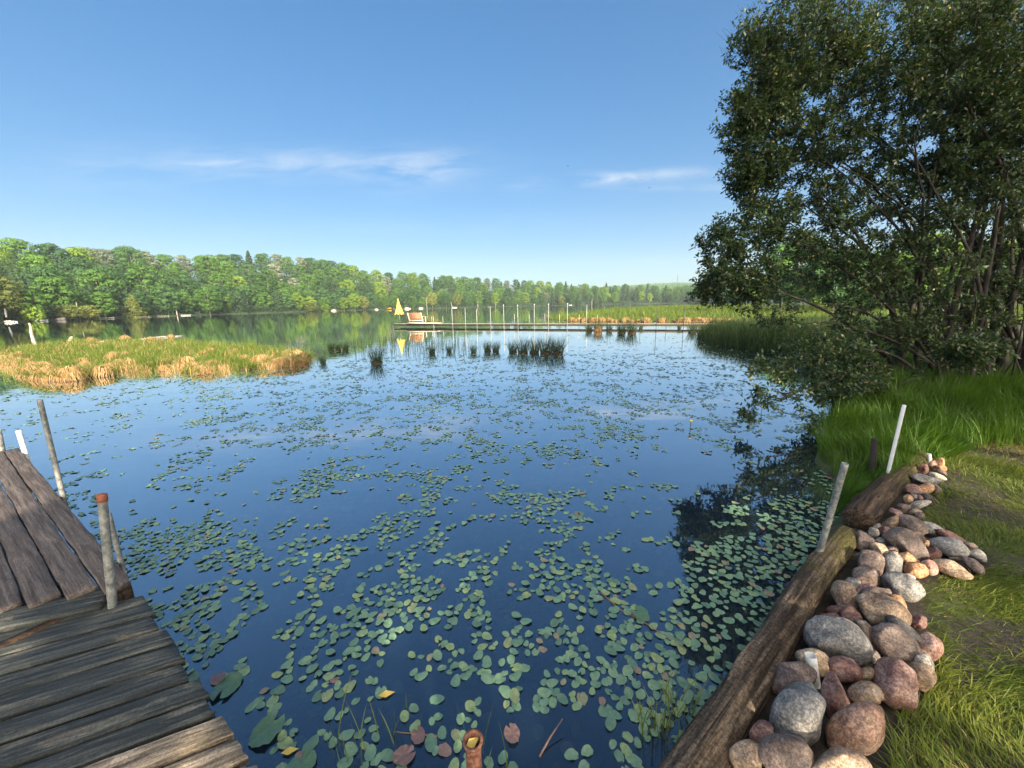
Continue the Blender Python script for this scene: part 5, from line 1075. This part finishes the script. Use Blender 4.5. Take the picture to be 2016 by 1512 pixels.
# ------------------------------------------------------------------ lawn and long grass
LAWN = [(.4, .2), (1.3, 1.0), (2.3, 2.0), (3.0, 2.7), (3.9, 3.3), (5.0, 4.3), (5.6, 4.7), (13, 5.5), (13, -1), (2, -1)]
def lawn_blades(n, hmin, hmax, w, lean, poly, mat, name, lab, keep_fn=None, seg=3):
    q = scatter(poly=poly, n=n)
    s = sdf(ROCKP, q[:, 0], q[:, 1]); q = q[s < -.0]
    q = q[(sdf(MUD, q[:, 0], q[:, 1]) < .05) | (RS.rand(len(q)) < .22)]
    if keep_fn is not None: q = q[keep_fn(q)]
    z = hz(q[:, 0], q[:, 1])-.01; k = len(q); c = np.array([mn.noise((x*2.1, y*2.1, 7.0)) for x, y in q]); an = np.array([mn.noise((x*.8, y*.8, 2.0)) for x, y in q])*8
    ln = np.stack([np.cos(an), np.sin(an)], 1)*lean+RS.randn(k, 2)*lean*.55
    h = RS.uniform(hmin, hmax, k)*(1+c*.7)
    V, f = blades(np.column_stack([q, z]), h, RS.uniform(.6, 1.3, k)*w, ln, .35, seg); return obj(name, mesh(name, V, f), M[mat], kind='stuff', label=lab, cat='grass')
def patchy(q):
    c = np.array([mn.noise((x*1.5, y*1.5, 20.0))+.5*mn.noise((x*5, y*5, 1.0)) for x, y in q]); return RS.rand(len(q)) < np.clip(.9+c*1.2, .2, 1)
NEARP = [(.4, .2), (1.5, 1.1), (2.5, 2.1), (3.3, 2.7), (6.0, 3.2), (6.0, .2), (2, -.3)]
lawn_blades(90000, .035, .085, .0035, .9, NEARP, 'lawn', 'lawn_grass_near', 'short yellow green grass on the lawn beside the rock pile', patchy)
lawn_blades(260000, .04, .11, .005, 1.0, LAWN, 'lawn', 'lawn_grass', 'matted short lawn grass stretching to the shrub', patchy)
lawn_blades(26000, .03, .07, .004, 1.3, LAWN, 'straw', 'lawn_thatch', 'dry straw thatch lying between the lawn grass', None, 2)
LONG = [g0(1700, 990), g0(1652, 960), g0(1606, 905), g0(1622, 850), g0(1648, 800), g0(1640, 755), g0(1640, 725), (10.5, 14), (18, 12), (18, 5.4), (9.6, 4.9), tuple(G(1850, 880, .25)[:2]), tuple(G(1760, 915, .2)[:2]), (3.6, 3.8)]
lawn_blades(90000, .30, .52, .007, .35, LONG, 'longgrass', 'long_grass', 'tall bright green grass under the shrub', None, 4)
lawn_blades(9000, .12, .25, .006, .5, [(3.3, 3.4), (3.0, 3.3), g0(1640, 985), (4.2, 4.4), (5.1, 4.6), (5.9, 5.0), (6.3, 5.2), (5.6, 4.4)], 'longgrass', 'log_side_grass', 'green grass fringing the far side of the mossy log', None, 3)

# ------------------------------------------------------------------ the big multi stemmed shrub on the right
rs = np.random.RandomState(5)
BASE = G(1905, 745, .3); BASE = np.array([BASE[0], BASE[1], .25])
blobs = [  # px, py, radius px, depth, weight, thickness
 (1446, 66, 32, 7.0, .6), (1500, 16, 40, 7.0, .7), (1442, 190, 34, 7.0, .5), (1436, 250, 40, 7.0, .7), (1462, 325, 42, 7.1, .7), (1550, 160, 70, 7.2, 1.0), (1470, 150, 36, 7.1, .4), (1560, 40, 50, 7.2, 1.1), (1640, 120, 95, 7.4, 1.5), (1530, 250, 85, 7.4, 1.6), (1600, 330, 110, 7.8, 2.2), (1475, 235, 40, 7.0, .6), (1500, 330, 50, 7.3, .9), (1500, 440, 70, 7.2, 1.3), (1420, 480, 45, 6.9, .8), (1410, 560, 42, 6.8, .8), (1470, 560, 55, 7.0, 1.0),
 (1960, 230, 120, 7.4, 2.0), (1860, 330, 110, 7.4, 1.6), (1990, 420, 90, 7.4, 1.0), (1800, 500, 70, 7.4, .5),
 (1800, 120, 130, 6.9, 1.4), (1930, 100, 120, 6.9, 1.4), (1980, 260, 100, 6.9, 1.1), (1850, 480, 90, 7.0, .5),
 (1600, 480, 100, 7.8, 2.0), (1720, 60, 110, 7.6, 1.9), (1740, 260, 140, 8.2, 3.0), (1730, 430, 120, 8.2, 2.2), (1880, 60, 130, 7.6, 2.4), (1900, 240, 150, 8.2, 3.0), (1890, 420, 120, 8.4, 1.8), (1990, 120, 120, 8.0, 2.0), (2000, 330, 110, 8.6, 1.8), (1990, 500, 90, 8.6, .9),
 (1700, 560, 80, 7.6, 1.0), (1640, 640, 60, 7.0, .3), (1740, 640, 60, 7.6, .35), (1530, 610, 40, 7.0, .12), (1670, 700, 60, 6.8, .35), (1600, 690, 50, 6.6, .35), (1640, 760, 55, 6.3, .5), (1700, 745, 50, 6.5, .6), (1550, 725, 40, 6.0, .14), (1490, 722, 26, 5.8, .06), (1570, 800, 40, 5.9, .14), (1490, 785, 26, 5.7, .05), (1500, 825, 22, 5.6, .04), (1600, 845, 36, 5.7, .12),
 (1850, 610, 80, 7.4, .45), (1960, 590, 80, 7.4, .5), (2040, 560, 90, 7.4, .6), (1800, 670, 60, 7.6, .25),
 (1900, 690, 38, 6.2, .4), (1960, 660, 30, 6.3, .25), (1870, 560, 60, 8.5, .5),
 (2120, 150, 150, 8.4, 2.2), (2150, 350, 150, 8.8, 2.0), (2120, 520, 100, 8.6, .8), (1750, -120, 150, 8.0, 2.4), (1950, -140, 160, 8.2, 2.4), (1600, -80, 80, 7.6, 1.0), (2150, -80, 150, 8.5, 1.6), (2280, 250, 130, 9, 1.5), (1850, -260, 130, 8.2, 1.2)]
wts = np.array([b[4] for b in blobs]); wts /= wts.sum()
NT = 4150; bi = rs.choice(len(blobs), NT, p=wts); T = []
for i in bi:
    px, py, rp_, dep, _w = blobs[i]; u = unit(rs.randn(3))*rs.rand()**.4; r = rp_/F*dep
    c = PD(px, py, dep); T.append(c+u[0]*r*VR*1.0+u[2]*r*VU+u[1]*max(r*1.1, .45)*VF)
T = np.array(T); T = T[T[:, 2] > .12]
# main stems
nodes = []; par_ = []; rad_n = []; mbt = MB(); stems = []
for k in range(30):
    a = rs.rand()*6.283; b0 = BASE+np.array([rs.uniform(-1.6, 2.2), rs.uniform(-.5, 1.2), -.1])
    tgt = T[rs.randint(len(T))]
    while tgt[2] < 1.6: tgt = T[rs.randint(len(T))]
    end = b0*.25+tgt*.75; end[2] = max(end[2], 2.0+rs.rand()*4)
    m = 14; f = np.linspace(0, 1, m)[:, None]; mid = b0+np.array([(end-b0)[0]*.22, (end-b0)[1]*.22, (end-b0)[2]*.62])
    pts = (1-f)**2*b0+2*f*(1-f)*mid+f**2*end+np.cumsum(rs.randn(m, 3)*.03, 0)*f; r0 = rs.uniform(.035, .075); rr = np.linspace(r0, .010, m)
    mbt.tube(pts, rr, 8, False); nodes.append(pts[2:]); rad_n.append(rr[2:])
# lower sprawling limbs toward the water
for (px, py, dep) in ((1600, 600, 7.2), (1560, 640, 6.8), (1530, 730, 6.1), (1560, 800, 5.9), (1620, 760, 6.2), (1650, 700, 6.8), (1430, 560, 6.9), (1470, 450, 7.2), (1600, 860, 5.6)):
    b0 = BASE+np.array([rs.uniform(-1.5, -.4), rs.uniform(-.4, .4), .1]); end = PD(px, py, dep); m = 12; f = np.linspace(0, 1, m)[:, None]; mid = (b0+end)/2+np.array([0, 0, .45+max(0, end[2]-b0[2])*.25])
    pts = (1-f)**2*b0+2*f*(1-f)*mid+f**2*end+np.cumsum(rs.randn(m, 3)*.02, 0)*f; rr = np.linspace(.04, .008, m); mbt.tube(pts, rr, 7, False); nodes.append(pts[2:]); rad_n.append(rr[2:])
# bare dead stems through the middle
for k in range(26):
    b0 = BASE+np.array([rs.uniform(-1.4, 2.6), rs.uniform(-.8, .6), 0]); d = unit(np.array([rs.uniform(-.6, .3), rs.uniform(-.4, .2), 1])); Ln = rs.uniform(1.2, 3.2); f = np.linspace(0, 1, 8)[:, None]
    mbt.tube(b0+d*Ln*f+np.cumsum(rs.randn(8, 3)*.05, 0)*f, np.linspace(.018, .005, 8), 6, False)
Nn = np.concatenate(nodes); Rn = np.concatenate(rad_n); dist = np.array([np.min(np.linalg.norm(Nn-t_, axis=1)) for t_ in T]); order_ = np.argsort(dist)
LC = []; LD = []; LN = []; LL = []
for ti in order_:
    tg = T[ti]; dv = tg-Nn; dd_ = np.linalg.norm(dv, axis=1)+np.clip(-dv[:, 2], 0, None)*.6; j = int(np.argmin(dd_)); p0 = Nn[j]; Ln = np.linalg.norm(tg-p0)
    if Ln > 1.9: p0 = tg-(tg-p0)/Ln*1.9; Ln = 1.9
    m = 6; f = np.linspace(0, 1, m)[:, None]; bow = np.array([0, 0, rs.uniform(-.05, .12)*Ln]); pts = p0+(tg-p0)*f+4*f*(1-f)*bow+rs.randn(m, 3)*.02*Ln*f
    r0 = min(Rn[j]*.7, .004+.006*Ln); mbt.tube(pts, np.linspace(max(r0, .0035), .0018, m), 4, False)
    if len(Nn) < 9000: Nn = np.concatenate([Nn, pts[2:]]); Rn = np.concatenate([Rn, np.linspace(r0, .002, m)[2:]])
    # twigs with leaves
    ntw = rs.randint(8, 13)
    for _ in range(ntw):
        f0_ = rs.uniform(.25, 1); q0 = pts[0]*(1-f0_)+tg*f0_ if Ln < .3 else pts[min(m-1, int(f0_*(m-1)))]
        td = unit(unit(tg-p0)*.6+rs.randn(3)*.75+np.array([0, 0, .15])); tl = rs.uniform(.08, .22); nl = rs.randint(5, 10); ff = np.linspace(.15, 1, nl)[:, None]
        c = q0+td*tl*ff+np.array([0, 0, -.05])*ff**2*tl; LC.append(c); ld = unit(td*.6+rs.randn(nl, 3)*.65+np.array([0, 0, -.2])); LD.append(ld); LN.append(unit(rs.randn(nl, 3)*.6+np.array([0, 0, 1.]))); LL.append(rs.uniform(.05, .09, nl))
LC = np.concatenate(LC); LD = np.concatenate(LD); LN = np.concatenate(LN); LL = np.concatenate(LL)
ok = LC[:, 2] > .04; LC, LD, LN, LL = LC[ok], LD[ok], LN[ok], LL[ok]
print('shrub leaves', len(LC))
V, f = leaves(LC, LD, LN, LL, LL*.46)
sh = empty('willow_shrub', tuple(BASE), 0, 'huge many stemmed leafy willow shrub leaning over the water on the right bank', 'shrub')
obj('crown', mesh('willow_crown', V-BASE, f), M['leaf_willow'], sh); mt_ = mbt.mesh('willow_trunk', True); mt_.transform(Matrix.Translation(-Vector(BASE))); obj('trunk', mt_, M['bark_willow'], sh)

# ------------------------------------------------------------------ tall trees on the bank behind the camera: their shade falls over dock, pads and rocks
def bank_tree(x, y, H, R, zb, seed, label, nq=5200, fs=.22):
    e = empty('bank_tree', (x, y, .3), 0, label, 'tree'); obj('crown', crown_mesh('bank_crown', H, R, zb, 'round', nq, fs, seed), M['crown2'], e); obj('trunk', trunk_mesh('bank_trunk', H*.8, .2, 0, 5, seed), M['bark_willow'], e)
for k, (x, y, H, R, zb, nq) in enumerate(((1.6, -6.5, 14, 2.8, 1.0, 9000), (4.6, -7.0, 15, 2.8, 2.6, 9000), (7.8, -8.5, 15.5, 3.0, 4.6, 7000), (11.0, -7.5, 15, 3.0, 5.4, 7000), (14.5, -8.0, 15, 3.2, 4.2, 6500), (19, -7, 15, 3.4, 3.4, 6500))):
    bank_tree(x, y, H, R, zb, 300+k, ['leafy tree behind the dock landing', 'leafy tree behind the rusty pipe side of the bank', 'high crowned tree behind the rock pile', 'high crowned tree behind the lawn', 'tree behind the right side of the lawn', 'tree at the right end of the row behind the lawn'][k], nq, .30)

mb = MB(); mb.box((0, 550, 74), (2600, 1900, 152)); hzo = mb.mesh('haze'); m, t, out = mat_new('morning_haze')
pv = t.nodes.new('ShaderNodeVolumePrincipled'); pv.inputs['Color'].default_value = (0.80, 0.88, 0.98, 1); pv.inputs['Density'].default_value = 0.00024; pv.inputs['Anisotropy'].default_value = 0.1
t.links.new(pv.outputs[0], out.inputs['Volume']); obj('haze', hzo, m, kind='stuff', label='thin blue morning haze over the lake', cat='haze')
